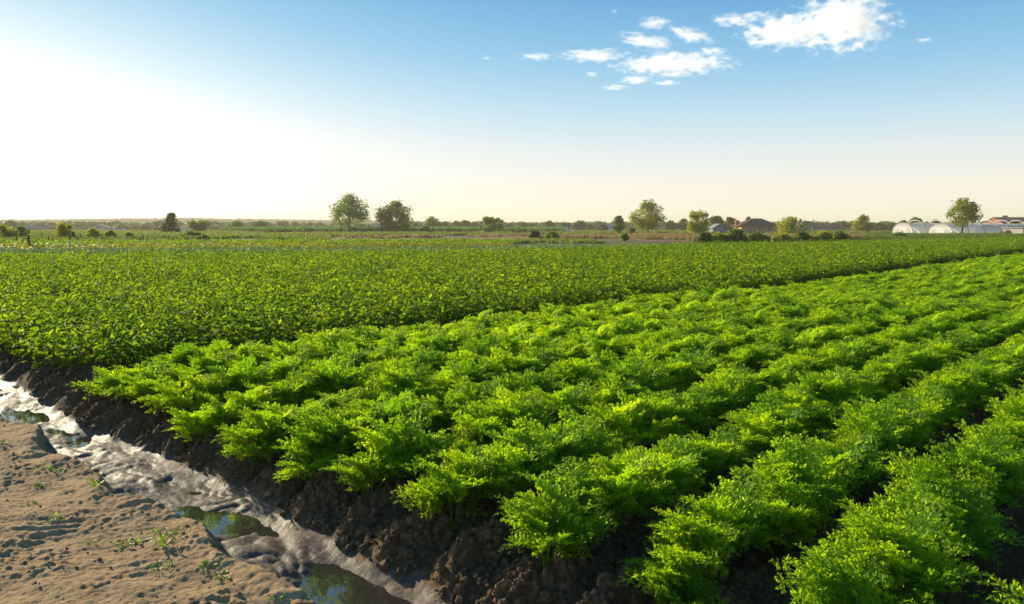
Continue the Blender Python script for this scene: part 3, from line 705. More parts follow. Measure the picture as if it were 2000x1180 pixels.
def make_tree(name, x, ytop, wpx, dep, label, cat='tree', mat=None, trunk=.25, group=None, shape='round', dens=1.0, seed=None, ybase=None, lean=0.0, open_=.0):
    mat = mat or tree_m
    gx, gy, gz = AT(x, ytop, dep); Ht = gz; W = wpx / F * dep / 1.0
    seed = seed if seed is not None else int(x * 7 + ytop); rs = np.random.default_rng(seed); rnd = random.Random(seed)
    root = empty(name, (gx, gy, 0), 0); tag(root, label, cat, group)
    t0 = Ht * trunk; ch = Ht - t0; clumps = []
    nC = 52 if shape != 'bush' else 14
    for k in range(nC):
        t = rnd.uniform(0, 1) if k > 3 else .93
        if shape == 'cone': rad = W / 2 * (1 - t) ** .8 * 1.15 + .03 * W
        elif shape == 'bush': t = t ** 1.4; rad = W / 2 * math.sqrt(max(0, 1 - t ** 2)) * .85
        elif shape == 'fan': rad = W / 2 * math.sqrt(max(.04, 1 - ((t - .58) / .62) ** 2)) * .9
        else: rad = W / 2 * math.sqrt(max(.05, 1 - (2 * t - .9) ** 2)) * .92
        a = rnd.uniform(0, 6.28); q = math.sqrt(rnd.uniform(.15, 1))
        cr = W * rnd.choice((.07, .10, .14, .18, .22)) * (1.1 - .3 * q)
        clumps.append((math.cos(a) * rad * q + lean * t * W, math.sin(a) * rad * q, t0 + cr * .6 + (ch - cr * 1.4) * t, cr))
    if not open_:
        for t in (.3, .55): clumps.append((lean * t * W, 0, t0 + ch * t, W * .24))
    sizepx = wpx * (445 - ytop if shape != 'bush' else wpx * .5) / 1000
    nleaf = int((1300 + 640 * sizepx) * dens); nleaf = min(nleaf, 6500)
    leafsz = max(.12, dep / F * 1.9)
    V, Fq = leaf_cloud(rs, clumps, nleaf, leafsz)
    crown = link('crown', np_mesh('crown', V, Fq, [mat]), root)
    m = MB(); r0 = max(.06, Ht * .022)
    if trunk > .02 or shape != 'bush':
        top = Vector((lean * .5 * W, 0, t0 + ch * .6)); p0 = Vector((0, 0, -.1)); mid = Vector((rnd.uniform(-.1, .1) * W * .3, 0, t0))
        m.tube([p0, mid * .5, mid, top], [r0 * 1.3, r0, r0 * .85, r0 * .25], 7)
        for k in range(6):
            c = clumps[rnd.randrange(len(clumps))]; b = mid.lerp(top, rnd.uniform(0, .6))
            e = Vector(c[:3]); mm = b.lerp(e, .5) + Vector((0, 0, -.08 * W)); m.tube([b, mm, e], [r0 * .5, r0 * .3, r0 * .1], 5)
    else:
        for k in range(5):
            c = clumps[rnd.randrange(len(clumps))]; m.tube([(c[0] * .2, c[1] * .2, -.05), (c[0] * .7, c[1] * .7, c[2] * .6), c[:3]], [r0 * .8, r0 * .5, r0 * .2], 4)
    m.build('trunk' if shape != 'bush' else 'stem', bark_m, root, True)
    return root
T = make_tree
goldlight_m = leaf_mat('tree_leaf_gold_light', [(.10, .13, .014), (.17, .20, .018), (.26, .28, .025)], tr=(2.3, 2.1, 1), trf=.42, nscale=.5)  # golden light over the right-hand trees, put into their leaf colour
T('walnut_tree', 679, 377, 86, 235, 'tall wide-crowned tree, the larger of the pair standing alone in mid-field', mat=tree_m, trunk=.14, dens=1.0, seed=3, open_=1)
T('round_tree', 771, 391, 72, 225, 'dark round tree, the smaller of the pair in mid-field', mat=tree_m, trunk=.12, dens=1.3, seed=15, open_=1)
T('conical_tree', 335, 415, 40, 185, 'dark cone-shaped tree behind the wire fence', mat=tree2_m, trunk=.04, shape='cone', dens=1.3)
T('broad_tree', 388, 429, 42, 240, 'spreading green tree just right of the dark conical tree', trunk=.08, shape='fan')
T('bushy_tree', 461, 431, 40, 300, 'low wide tree in front of the hills, third right of the fence', trunk=.05)
T('bushy_tree', 509, 432, 38, 340, 'low rounded tree in front of the hills, left of the tall field tree', trunk=.05, mat=tree2_m)
T('old_pear_tree', 1267, 390, 74, 190, 'large tree with an open left side, dark on its right, beside the bare strip', trunk=.10, seed=31, mat=goldlight_m, dens=1.1)
T('young_tree', 1207, 420, 26, 200, 'small slim tree just left of the large dark-sided tree', trunk=.1, lean=.1)
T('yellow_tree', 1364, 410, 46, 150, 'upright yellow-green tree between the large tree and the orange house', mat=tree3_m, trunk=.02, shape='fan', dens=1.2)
T('orchard_tree', 1398, 421, 40, 260, 'rounded tree behind the little shed', trunk=.05)
T('orchard_tree', 1425, 424, 32, 270, 'dark tree touching the left end of the orange house', trunk=.05, mat=tree2_m)
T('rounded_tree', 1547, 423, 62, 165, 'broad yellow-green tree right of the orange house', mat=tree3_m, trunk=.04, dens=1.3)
T('rounded_tree', 1687, 421, 44, 230, 'dense ball-shaped tree left of the plastic tunnels', trunk=.03, mat=goldlight_m, dens=1.5, seed=5)
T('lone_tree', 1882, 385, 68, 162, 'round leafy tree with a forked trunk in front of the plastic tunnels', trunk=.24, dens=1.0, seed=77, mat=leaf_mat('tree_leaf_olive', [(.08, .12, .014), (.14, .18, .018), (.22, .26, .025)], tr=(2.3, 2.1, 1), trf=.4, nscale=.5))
T('field_tree', 955, 421, 52, 215, 'wide low bushy tree standing before the maize belt', mat=tree_m, trunk=.02, shape='bush', dens=1.4)
T('hedge_tree', 843, 423, 38, 330, 'grey green tree right of the pair in mid-field', trunk=.04)
T('dome_bush', 829, 443, 27, 215, 'dark domed bush at the right foot of the smaller field tree', 'bush', tree2_m, 0, shape='bush')
T('foot_bush', 790, 440, 46, 222, 'brownish scrub around the foot of the smaller field tree', 'bush', tree_m, 0, shape='bush')
T('yellow_bush', 8, 437, 46, 95, 'bright yellow-green young tree at the left edge of the picture', 'tree', tree3_m, .1, dens=1.3)
T('yellow_bush', 40, 442, 34, 100, 'olive bushy tree between the left edge and the fence', 'tree', tree_m, .05, dens=1.2)
T('young_fruit_tree', 123, 435, 34, 95, 'spiky bright young tree behind the wire fence', 'tree', tree3_m, .15, dens=1.0, shape='fan')
T('young_fruit_tree', 182, 445, 30, 100, 'small round green tree in front of the white barn', 'tree', tree3_m, .1, dens=1.0)
T('young_fruit_tree', 216, 450, 22, 105, 'low green sapling left of the white car', 'tree', tree3_m, .1)
T('young_fruit_tree', 252, 453, 16, 105, 'little green sapling right of the white car', 'tree', tree3_m, .1)
T('dark_bush', 372, 455, 46, 110, 'low dark scrub patch behind the fence, right of the conical tree', 'bush', tree2_m, 0, shape='bush')
T('dark_bush', 400, 461, 30, 105, 'flat dark end of the scrub patch behind the fence', 'bush', tree2_m, 0, shape='bush')
T('mid_bush', 1046, 450, 28, 105, 'dark bush on the bare strip, left of its pale neighbour', 'bush', tree2_m, 0, shape='bush')
T('mid_bush', 1078, 452, 36, 105, 'paler feathery bush on the bare strip, right of the dark one', 'bush', tree_m, 0, shape='bush')
T('mid_bush', 1220, 455, 26, 95, 'small green bush below the large dark-sided tree', 'bush', tree_m, 0, shape='bush')
T('round_bush', 1235, 446, 18, 175, 'round bush at the left foot of the large dark-sided tree', 'bush', tree2_m, 0, shape='bush')
T('tunnel_bush', 1757, 456, 42, 112, 'grey green bush in the field before the plastic tunnels', 'bush', tree_m, 0, shape='bush')
T('tunnel_bush', 1785, 461, 24, 110, 'smaller bush touching the right of the one before the tunnels', 'bush', tree_m, 0, shape='bush')
for x, yt, w, lb in ((1378, 456, 34, 'leftmost bush of the hedge below the shed'), (1402, 458, 36, 'hedge bush below the shed, second from the left'), (1437, 449, 48, 'tallest bush of the hedge, in front of the orange house'), (1480, 459, 48, 'low brown bush of the hedge below the house windows'),
                     (1528, 461, 40, 'low hedge bush under the broad yellow-green tree'), (1568, 455, 44, 'green hedge bush right of the broad yellow-green tree'), (1606, 456, 44, 'hedge bush below the two power poles'), (1640, 452, 34, 'rounded last bush at the right end of the hedge')):
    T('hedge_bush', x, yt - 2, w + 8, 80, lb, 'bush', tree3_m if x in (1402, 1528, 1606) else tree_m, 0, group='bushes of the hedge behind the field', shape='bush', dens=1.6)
# trees of the far belt, one by one
belt = [(22, 431, 36, 420, 'large hazy tree behind the left edge'), (80, 436, 26, 500, 'hazy tree above the grey house roof'), (100, 434, 22, 520, 'hazy tree right of the grey house'), (134, 432, 12, 520, 'thin tall tree rising above the far wood'),
        (198, 441, 26, 480, 'tree hiding the right of the white barn'), (237, 437, 30, 470, 'hazy tree behind the white car'), (262, 440, 24, 470, 'hazy tree second right of the white car'), (284, 438, 26, 460, 'hazy tree third right of the white car'), (310, 446, 22, 300, 'low tree touching the left of the conical tree'),
        (420, 441, 26, 480, 'small tree between the spreading tree and the low wide tree'), (545, 444, 24, 500, 'small distant tree right of the low rounded tree'), (585, 446, 24, 500, 'small distant tree far left of the tall field tree'), (618, 439, 22, 420, 'small tree touching the left of the tall field tree'), (702, 436, 28, 380, 'tree seen behind the right of the tall field tree'),
        (733, 443, 22, 420, 'low tree in the gap between the pair in mid-field'), (812, 437, 22, 400, 'tree filling the gap behind the domed bush'), (868, 433, 24, 400, 'belt tree right of the grey green one'), (890, 432, 24, 400, 'belt tree with a pole in front'), (908, 430, 22, 400, 'tallest belt tree left of the wide bushy one'), (928, 434, 18, 400, 'belt tree touching the wide bushy tree'),
        (972, 424, 26, 300, 'dark tree behind the right of the wide bushy one'), (995, 436, 22, 420, 'low belt tree right of the dark one'), (1022, 434, 22, 420, 'peaked belt tree left of the twin roofs'), (1040, 436, 22, 420, 'flat belt tree left of the domed one'), (1072, 431, 30, 380, 'domed dark belt tree left of the black-roofed house'), (1132, 431, 26, 380, 'domed belt tree right of the black-roofed house'),
        (1152, 437, 22, 400, 'low belt tree before the slim tree'), (1178, 439, 26, 300, 'bush-like tree under the slim tree'), (1310, 431, 26, 330, 'pale tree right of the large dark-sided tree'), (1336, 427, 30, 330, 'tree behind the upright yellow-green tree'), (1462, 424, 20, 330, 'treetop rising above the orange house roof'),
        (1618, 436, 34, 380, 'low trees below the far power pole'), (1645, 432, 24, 350, 'scrubby tree left of the ball-shaped tree'), (1662, 434, 18, 350, 'thin tree touching the ball-shaped tree'), (1718, 436, 28, 280, 'tree touching the right of the ball-shaped tree'), (1740, 435, 26, 290, 'tree behind the left tunnel end'),
        (1765, 430, 26, 300, 'tree above the left tunnel'), (1788, 424, 34, 300, 'highest tree above the left tunnel'), (1826, 429, 28, 300, 'small tree between the hoops above the tunnels'), (1963, 421, 20, 320, 'rounded treetop above the red-brown roof'), (1916, 436, 24, 320, 'low tree behind the tunnels right of the lone tree')]
for x, yt, w, dp, lb in belt:
    T('distant_tree', x, yt, w, dp, lb, 'tree', tree2_m if (x * 13) % 3 else tree_m, .03, 'trees of the far belt', dens=1.0)

# far wooded hills
hx = np.linspace(-3200, 3200, 200); hy = np.linspace(1500, 2600, 30); HX, HY = np.meshgrid(hx, hy, indexing='ij')
def hill_h(x, y):
    az = x / y
    amp = np.interp(az, [-1.2, -.8, -.62, -.5, -.42, -.25, -.1, .2, .5, 1.5], [14, 14, 13, 16, 17, 13, 9, 5, 6, 6])
    return amp * (1 + .12 * perlin(x * .004, y * .003, 5)) * sstep(1450, 1750, y)
HZ = hill_h(HX, HY) - .5
ix = np.arange(200 * 30).reshape(200, 30); q = np.stack([ix[:-1, :-1], ix[1:, :-1], ix[1:, 1:], ix[:-1, 1:]], -1).reshape(-1, 4)
hill_m = simple('hill_ground', (.04, .06, .02), .95, .1, .3, .01)
tag(link('hills', np_mesh('hills', np.stack([HX, HY, HZ], -1).reshape(-1, 3), q, [hill_m], True)), kind='structure')
rs = np.random.default_rng(4)
wood_src = []
for k in range(4):
    V_, F_ = leaf_cloud(rs, [(rs.uniform(-2.5, 2.5), rs.uniform(-2.5, 2.5), rs.uniform(2.5, 6.5), 2.4) for _ in range(6)], 260, 1.2); wood_src.append(np_mesh('wood', V_, F_, [wood_leaf_m]))
n = 9000; az = rs.uniform(-.85, .85, n); dy = rs.uniform(1560, 1900, n); xx = az * dy; nz_ = hill_h(xx, dy)
scatter('far_wood', np.stack([xx, dy, nz_ - 2.5], -1), np.stack([np.zeros(n), np.zeros(n), rs.uniform(0, 6.28, n)], -1), rs.uniform(.5, 1.15, n), wood_src, 'hazy wood along the low hills on the horizon')
scrub_src = [w_.copy() for w_ in wood_src]
for w_ in scrub_src: w_.materials.clear(); w_.materials.append(tree2_m)
n = 3600; az = rs.uniform(-.8, .8, n); dy = rs.uniform(520, 800, n); xx = az * dy
k_ = fbm(xx * .01, dy * .01, 2, 6) > -.2; xx, dy = xx[k_], dy[k_]; n = len(xx)
scatter('far_undergrowth', np.stack([xx, dy, np.full(n, -.8)], -1), np.stack([np.zeros(n), np.zeros(n), rs.uniform(0, 6.28, n)], -1), rs.uniform(.4, .85, n), scrub_src, 'low scrub and orchards before the horizon')

# ------------------------------------------------------------------ houses
wall_orange = simple('orange_plaster', (.50, .33, .19), .9, .2, .15, 2)
wall_white = simple('white_plaster', (.7, .69, .66), .85, .2, .1, 1)
wall_grey = simple('grey_block', (.32, .30, .28), .9, .2, .2, 2)
roof_brown = simple('brown_tile_roof', (.17, .085, .055), .85, .2, .25, 3)
roof_red = simple('red_brown_roof', (.28, .10, .06), .8, .2, .2, 2)
roof_grey = simple('grey_roof', (.25, .25, .25), .7, .3, .2, 2)
roof_dark = simple('dark_roof', (.06, .055, .05), .8, .3, .2, 2)
glass_m = simple('window_glass', (.03, .04, .05), .1, .6)
frame_m = simple('white_frame', (.7, .68, .63), .6, .3)
brick_m = simple('chimney_brick', (.42, .15, .08), .9, .2, .3, 20)
wood_m = simple('weathered_wood', (.16, .12, .09), .9, .2, .5, 20)
conc_m = simple('concrete_post', (.55, .53, .48), .85, .2, .2, 20)
rib_m = simple('tunnel_rib', (.40, .33, .25), .6, .3)
metal_m = simple('galvanised_tube', (.75, .75, .73), .4, .5, .1, 5)
wire_m = simple('wire', (.14, .13, .12), .5, .4)
def house(name, x0, x1, ywt, ytop, dep, label, wall, roof, kind='gable', depth=7, wins=(), rz=0, cat='house', chim=None, rpx=(), over=.35):
    a = AT(x0, ywt, dep); b = AT(x1, ywt, dep); c = AT((x0 + x1) / 2, ytop, dep)
    w = b[0] - a[0]; hw = a[2]; ht = c[2]; cx = (a[0] + b[0]) / 2
    root = empty(name, (cx, dep, 0), rz); tag(root, label, cat)
    m = MB(); x = w / 2; y = depth / 2
    m.face([(-x, -y, 0), (x, -y, 0), (x, -y, hw), (-x, -y, hw)]); m.face([(x, -y, 0), (x, y, 0), (x, y, hw), (x, -y, hw)])
    m.face([(x, y, 0), (-x, y, 0), (-x, y, hw), (x, y, hw)]); m.face([(-x, y, 0), (-x, -y, 0), (-x, -y, hw), (-x, y, hw)])
    if kind == 'end':     # gable end towards the camera
        m.face([(-x, -y, hw), (x, -y, hw), (0, -y, ht)]); m.face([(-x, y, hw), (0, y, ht), (x, y, hw)])
    if kind == 'gable':
        m.face([(-x, -y, hw), (-x, 0, ht), (-x, y, hw)]); m.face([(x, -y, hw), (x, y, hw), (x, 0, ht)])
    m.build('wall', wall, root)
    r = MB(); o = over; z0 = hw - .06
    def slab(p):
        p = [Vector(k) for k in p]; nn = (p[1] - p[0]).cross(p[2] - p[0]).normalized()
        if nn.z < 0: p = p[::-1]; nn = -nn
        q = [k + nn * .14 for k in p]; r.face(q); r.face(p[::-1])
        for i in range(len(p)): j = (i + 1) % len(p); r.face([p[i], p[j], q[j], q[i]])
    X, Y = x + o, y + o
    if kind == 'end': slab([(-X, -Y, z0), (0, -Y, ht), (0, Y, ht), (-X, Y, z0)]); slab([(X, -Y, z0), (X, Y, z0), (0, Y, ht), (0, -Y, ht)])
    elif kind == 'gable': slab([(-X, -Y, z0), (X, -Y, z0), (X, 0, ht), (-X, 0, ht)]); slab([(-X, Y, z0), (-X, 0, ht), (X, 0, ht), (X, Y, z0)])
    elif kind == 'flat': slab([(-X, -Y, hw), (X, -Y, hw), (X, Y, hw), (-X, Y, hw)])
    else:
        g0, g1 = (-x * .35, x * .35) if not rpx else rpx
        slab([(-X, -Y, z0), (X, -Y, z0), (g1, 0, ht), (g0, 0, ht)]); slab([(X, Y, z0), (-X, Y, z0), (g0, 0, ht), (g1, 0, ht)])
        slab([(-X, Y, z0), (-X, -Y, z0), (g0, 0, ht)]); slab([(X, -Y, z0), (X, Y, z0), (g1, 0, ht)])
    rf = r.build('roof', roof, root)
    for k, (wx_, wz, ww, wh) in enumerate(wins):
        f = MB(); f.box(wx_ - ww / 2 - .08, wx_ + ww / 2 + .08, -y - .05, -y + .02, wz - .08, wz + wh + .08); fo = f.build('window', frame_m, root)
        g = MB(); g.box(wx_ - ww / 2, wx_ - .04, -y - .08, -y - .055, wz, wz + wh); g.box(wx_ + .04, wx_ + ww / 2, -y - .08, -y - .055, wz, wz + wh); g.build('pane', glass_m, fo)
    if chim:
        c_ = MB(); c_.box(chim[0] - .45, chim[0] + .45, chim[1] - .4, chim[1] + .4, hw * .8, chim[2]); c_.box(chim[0] - .55, chim[0] + .55, chim[1] - .5, chim[1] + .5, chim[2] + .001, chim[2] + .18)
        c_.build('chimney', brick_m, rf)
    return root
house('orange_house', 1440, 1508, 441.5, 427.5, 215, 'orange plastered house under a brown hipped roof with three windows', wall_orange, roof_brown, 'hip', 8, [(-2.4, .7, 1.0, 1.2), (.2, .7, 1.0, 1.2), (2.9, .7, 1.0, 1.2)], 0, chim=(-4.9, 0, 3.4), over=.8, rpx=(-.5, 1.6))
house('garden_shed', 1388, 1414, 447, 438, 205, 'small pale grey gabled shed left of the orange house', wall_grey, roof_grey, 'end', 5, [(0, .5, .8, .8)], cat='shed')
house('white_barn', 178, 212, 446, 438, 330, 'white gabled barn far away on the left', wall_white, roof_red, 'end', 14, [(0, 1.0, 1.2, 1.0)], R(20), cat='barn')
house('grey_house', 57, 84, 447, 440, 400, 'hazy grey house with a pale ridge near the left edge', wall_grey, roof_grey, 'gable', 8, [(-1.5, 1, 1.2, 1.2), (1.5, 1, 1.2, 1.2)])
house('long_shed', 84, 112, 452, 449.5, 380, 'long low pale shed right of the hazy grey house', wall_grey, roof_grey, 'gable', 6, cat='shed')
house('black_roofed_house', 1097, 1114, 443, 436.5, 340, 'far house with a black roof in the tree belt', wall_white, roof_dark, 'gable', 7, [(-1, .8, .9, 1), (1, .8, .9, 1)])
house('cottage', 1186, 1200, 443, 438, 300, 'small pale cottage partly behind the slim tree', wall_white, roof_grey, 'gable', 6)
house('low_barn', 1560, 1578, 434, 432.5, 230, 'tall dark flat-topped building behind the broad yellow-green tree', wall_grey, roof_dark, 'flat', 6, cat='building')
house('farm_shed', 1578, 1640, 444, 437, 300, 'low brown-roofed farm shed right of the broad yellow-green tree', wall_grey, roof_brown, 'gable', 8, cat='shed')
house('barn', 1940, 1997, 434, 425, 260, 'long red-brown roofed barn behind the plastic tunnels', roof_red, roof_red, 'gable', 9, cat='barn', over=.2)
house('packing_shed', 1979, 2030, 446, 443.5, 150, 'low grey flat-roofed shed at the right edge of the picture', wall_grey, roof_grey, 'flat', 6, cat='shed')
house('far_farmhouse', 357, 372, 444, 441, 420, 'tiny white farmhouse right of the dark conical tree', wall_white, roof_red, 'gable', 7)
house('far_stable', 730, 748, 443, 438, 420, 'grey far-off building between the pair of field trees', wall_grey, roof_grey, 'gable', 7, cat='building')

# ------------------------------------------------------------------ parked car far left
def car(px, py, dep):
    x, y, _ = AT(px, py, dep); root = empty('parked_car', (x, y, 0), R(15)); tag(root, 'white car parked far away beside the white barn', 'car')
    paint = simple('white_paint', (.75, .76, .78), .25, .5); tyre = simple('tyre', (.03, .03, .03), .8)
    sec = [(-2.1, .35), (-2.1, .85), (-1.55, .95), (-1.0, 1.42), (.6, 1.45), (1.2, .98), (2.0, .85), (2.15, .5), (2.1, .3)]
    m = MB(); n = len(sec); V = [(a, -.82, b) for a, b in sec] + [(a, .82, b) for a, b in sec]; m.V = V
    m.F = [tuple(range(n)), tuple(range(2 * n - 1, n - 1, -1))] + [(i, i + n, (i + 1) % n + n, (i + 1) % n) for i in range(n)]; m.I = [0] * len(m.F)
    m.build('body', paint, root)
    for a in ([(-1.35, .97), (-.95, 1.36), (-.3, 1.37), (-.3, .97)], [(-.22, .97), (-.22, 1.37), (.52, 1.38), (1.0, .97)]):
        for s in (-1, 1):
            g = MB(); g.face([(p[0], s * .826, p[1]) for p in a]); g.build('window', glass_m, root)
    for a in (-1.35, 1.35):
        for s in (-1, 1):
            w = MB(); w.tube([(a, s * .62, .32), (a, s * .86, .32)], .32, 14); w.build('wheel', tyre, root)
    for s in (-.6, .6):
        h = MB(); h.box(2.0, 2.15, s - .16, s + .16, .62, .76); h.build('headlight', metal_m, root)
car(235, 453, 290)

# ------------------------------------------------------------------ poles, fence
def pole(x, yt, dep, label, arm=True):
    a = AT(x, yt, dep); root = empty('power_pole', (a[0], a[1], 0)); tag(root, label, 'power pole')
    m = MB(); m.tube([(0, 0, -.2), (0, 0, a[2])], [.16, .11], 8); m.build('pole', wood_m, root, True)
    if arm: c = MB(); c.box(-.8, .8, -.05, .05, a[2] - .5, a[2] - .38); c.build('crossarm', wood_m, root)
    for s in (-.7, 0, .7):
        i = MB(); i.tube([(s, 0, a[2] - (.38 if s else .0)), (s, 0, a[2] - (.2 if s else -.15))], .05, 6); i.build('insulator', frame_m, root)
    return a
p1 = pole(1589, 429, 260, 'power pole above the farm shed, the nearer and taller of two'); p2 = pole(1617, 431, 285, 'power pole right of the taller one, above low trees')
w = MB(); w.tube([(p1[0], p1[1], p1[2] - .2), ((p1[0] + p2[0]) / 2, (p1[1] + p2[1]) / 2, p1[2] - .7), (p2[0], p2[1], p2[2] - .2)], .025, 4)
tag(w.build('power_line', wire_m), 'thin power line sagging between the two poles', 'cable')
pole(887, 441, 300, 'short pale pole in front of the belt trees', False); pole(909, 442, 300, 'short pole just right of the other short pale pole', False)
pole(1172, 431, 300, 'leaning pole left of the slim tree', True)
# wire fence with its posts on the left
root = empty('wire_fence', (*G(230, 480), 0)); bx, by = G(230, 480)
tag(root, 'thin wire fence on uneven wooden posts behind the yellowing crop', 'fence')
posts = [(34, 462, 483), (95, 460, 482), (152, 462, 482), (200, 459, 480.5), (245, 460, 480), (288, 461, 479.5), (330, 460, 479), (371, 461, 478.5), (410, 466, 478.5)]
tops = []
for i, (x, yt, yb) in enumerate(posts):
    g = G(x, yb); t = AT(x, yt, g[1]); h = t[2]; tl = random.uniform(-.05, .05)
    m = MB(); m.tube([(g[0] - bx, g[1] - by, -.15), (g[0] - bx + tl * .5, g[1] - by, h * .5), (g[0] - bx + tl, g[1] - by, h)], [.055, .05, .045], 7)
    m.build('post', wood_m if i not in (4, 7) else conc_m, root, True); tops.append((g[0] - bx + tl, g[1] - by, h))
    if i == 3:
        for s, mt in ((-1, conc_m), (1, wood_m)):
            b = MB(); b.tube([(g[0] - bx, g[1] - by, h * .75), (g[0] - bx + s * (1.0 if s < 0 else 2.4), g[1] - by, .02)], .035, 6); b.build('brace', mt, root, True)
        b = MB(); b.box(g[0] - bx - .5, g[0] - bx + .5, g[1] - by - .05, g[1] - by + .05, h + .001, h + .05); b.build('cap_board', wood_m, root)
for f in (.93, .6, .3):
    w = MB(); w.tube([(a, b, h * f) for a, b, h in tops], .008, 3); w.build('wire', wire_m, root)
root = empty('back_fence', (*G(150, 471), 0)); bx, by = G(150, 471)
tag(root, 'second row of fence posts behind the wire fence, near the red scrub', 'fence'); tops = []
for x, yt in ((82, 456), (120, 458), (158, 457), (197, 458), (225, 458), (280, 458), (320, 459), (345, 462), (376, 462)):
    g = G(x, 471); t = AT(x, yt, g[1]); h = t[2]
    m = MB(); m.tube([(g[0] - bx, g[1] - by, -.1), (g[0] - bx, g[1] - by, h)], .055, 6); m.build('post', wood_m, root, True); tops.append((g[0] - bx, g[1] - by, h))
for f in (.9, .5):
    w = MB(); w.tube([(a, b, h * f) for a, b, h in tops], .01, 3); w.build('wire', wire_m, root)
g = G(60, 497); root = empty('old_post', (*g, 0)); tag(root, 'gnarled dark wooden post with a broken brace, nearest post on the left', 'post')
h = AT(58, 459, g[1])[2]
m = MB(); m.tube([(.06, 0, -.1), (.08, 0, .25), (-.02, .02, .5), (-.08, 0, h * .75), (-.05, 0, h)], [.10, .085, .07, .075, .05], 8); m.build('trunk', wood_m, root, True)
m = MB(); m.tube([(-.06, 0, h * .8), (-.35, 0, h * .82), (-.5, .05, h * .55)], [.04, .035, .02], 6); m.tube([(-.04, 0, h * .7), (.3, 0, h * .62), (.5, 0, h * .78)], [.035, .03, .02], 6); m.build('brace', wood_m, root, True)
g = G(138, 500); root = empty('pale_post', (*g, 0)); tag(root, 'slim pale post with a dark top, right of the gnarled post', 'post')
h = AT(137, 460, g[1])[2]
m = MB(); m.tube([(0, 0, -.1), (0, 0, h * .85)], .035, 8); m.build('pole', conc_m, root, True)
m = MB(); m.tube([(0, 0, h * .8501), (0, 0, h)], .06, 8); m.build('cap', wood_m, root, True)
# reddish dry shrub
T('dry_shrub', 141, 452, 14, 100, 'reddish dry shrub right of the spiky young tree', 'bush', leaf_mat('dry_red_leaf', [(.2, .09, .04), (.35, .16, .08)], tr=(1.5, 1.2, 1), trf=.3), 0, shape='cone')

# ------------------------------------------------------------------ plastic tunnels
def film_mat():
    m, n, out = newmat('greenhouse_film'); p = N(n, 'ShaderNodeBsdfPrincipled'); p.inputs['Base Color'].default_value = (.76, .71, .65, 1); p.inputs['Roughness'].default_value = .6
    t = N(n, 'ShaderNodeBsdfTranslucent'); t.inputs[0].default_value = (.8, .78, .74, 1)
    tr = N(n, 'ShaderNodeBsdfTransparent'); a = N(n, 'ShaderNodeMixShader'); a.inputs[0].default_value = .5; L(n, p.outputs[0], a.inputs[1]); L(n, t.outputs[0], a.inputs[2])
    b = N(n, 'ShaderNodeMixShader'); b.inputs[0].default_value = .12; L(n, a.outputs[0], b.inputs[1]); L(n, tr.outputs[0], b.inputs[2]); L(n, b.outputs[0], out.inputs[0]); return m
film_m = film_mat()
def tunnel(px, dep, W, Hh, Lg, az, label, bare=False, nh=None, lo=0.0):
    x, y, _ = AT(px, 455, dep); root = empty('plastic_tunnel' if not bare else 'hoop_frame', (x, y, 0), -az); tag(root, label, 'greenhouse')
    # local +Y runs along the tunnel
    K = 14
    def arc(s=1.0):
        return [(-W / 2 * math.cos(math.pi * i / K) * s, Hh * s * math.sin(math.pi * i / K) ** .75) for i in range(K + 1)]
    if not bare:
        m = MB(); st = 12
        for j in range(st):
            y0, y1 = Lg * j / st, Lg * (j + 1) / st; A = arc()
            for i in range(K): m.face([(A[i][0], y0, A[i][1]), (A[i + 1][0], y0, A[i + 1][1]), (A[i + 1][0], y1, A[i + 1][1]), (A[i][0], y1, A[i][1])])
        m.build('film_cover', film_m, root, True)
        for yy, nm in ((.02, 'end_film'), (Lg - .02, 'end_film')):
            e = MB(); A = [(a * .985, b * .985) for a, b in arc()]
            if yy < 1:   # lunette above the openings
                top = [p for p in A if p[1] > Hh * .58]; e.face([(a, yy, b) for a, b in top])
                e.build(nm, film_m, root)
            else: e.face([(a, yy, b) for a, b in A]); e.build(nm, film_m, root)
        f = MB(); f.box(-W * .42, W * .42, -.03, .03, Hh * .56, Hh * .59); f.build('lintel', metal_m, root)
        for s in (-1, 1):
            f = MB(); f.box(s * W * .16 - .04, s * W * .16 + .04, -.028, .028, 0, Hh * .559); f.build('door_post', metal_m, root)
            f = MB(); c = s * W * .30; f.box(c - W * .11, c + W * .11, .04, .06, .02, Hh * .53); f.build('door_panel', film_m, root)
    nh = nh or int(Lg / 4) + 1
    for j in range(nh):
        yy = Lg * j / (nh - 1); h = MB(); s = 1.0 if bare else 1.02
        h.tube([(a, yy, max(b, .0)) for a, b in arc(s)], .085, 5); h.build('hoop', metal_m if bare else rib_m, root, True)
    return root
TA = R(74)
tunnel(1762, 190, 6.6, 2.75, 30, TA, 'pale plastic tunnel with open arched end, furthest left of the tunnels')
tunnel(1836, 176, 6.8, 2.45, 14, TA, 'plastic tunnel whose open end shows just left of the lone tree')
tunnel(1885, 186, 7.0, 2.5, 17, TA, 'ribbed plastic tunnel right of the lone tree, hoops showing over its film', nh=6)
tunnel(1786, 205, 6.5, 3.6, 14, TA, 'bare hoops standing above the left tunnel', True, 3)
tunnel(1925, 205, 6.5, 3.6, 15, TA, 'bare hoops standing above the right tunnel', True, 4)
# mound of hay and soil by the packing shed
V_, F_ = leaf_cloud(np.random.default_rng(9), [(-1.2, 0, .35, .55), (0, 0, .5, .7), (1.2, .2, .35, .6), (2.0, 0, .25, .4)], 1600, .12)
g = G(1968, 461); tag(link('hay_mound', np_mesh('hay_mound', V_, F_, [dry_m]), loc=(*g, 0)), 'low brown mound of cut stalks before the packing shed', 'mound')

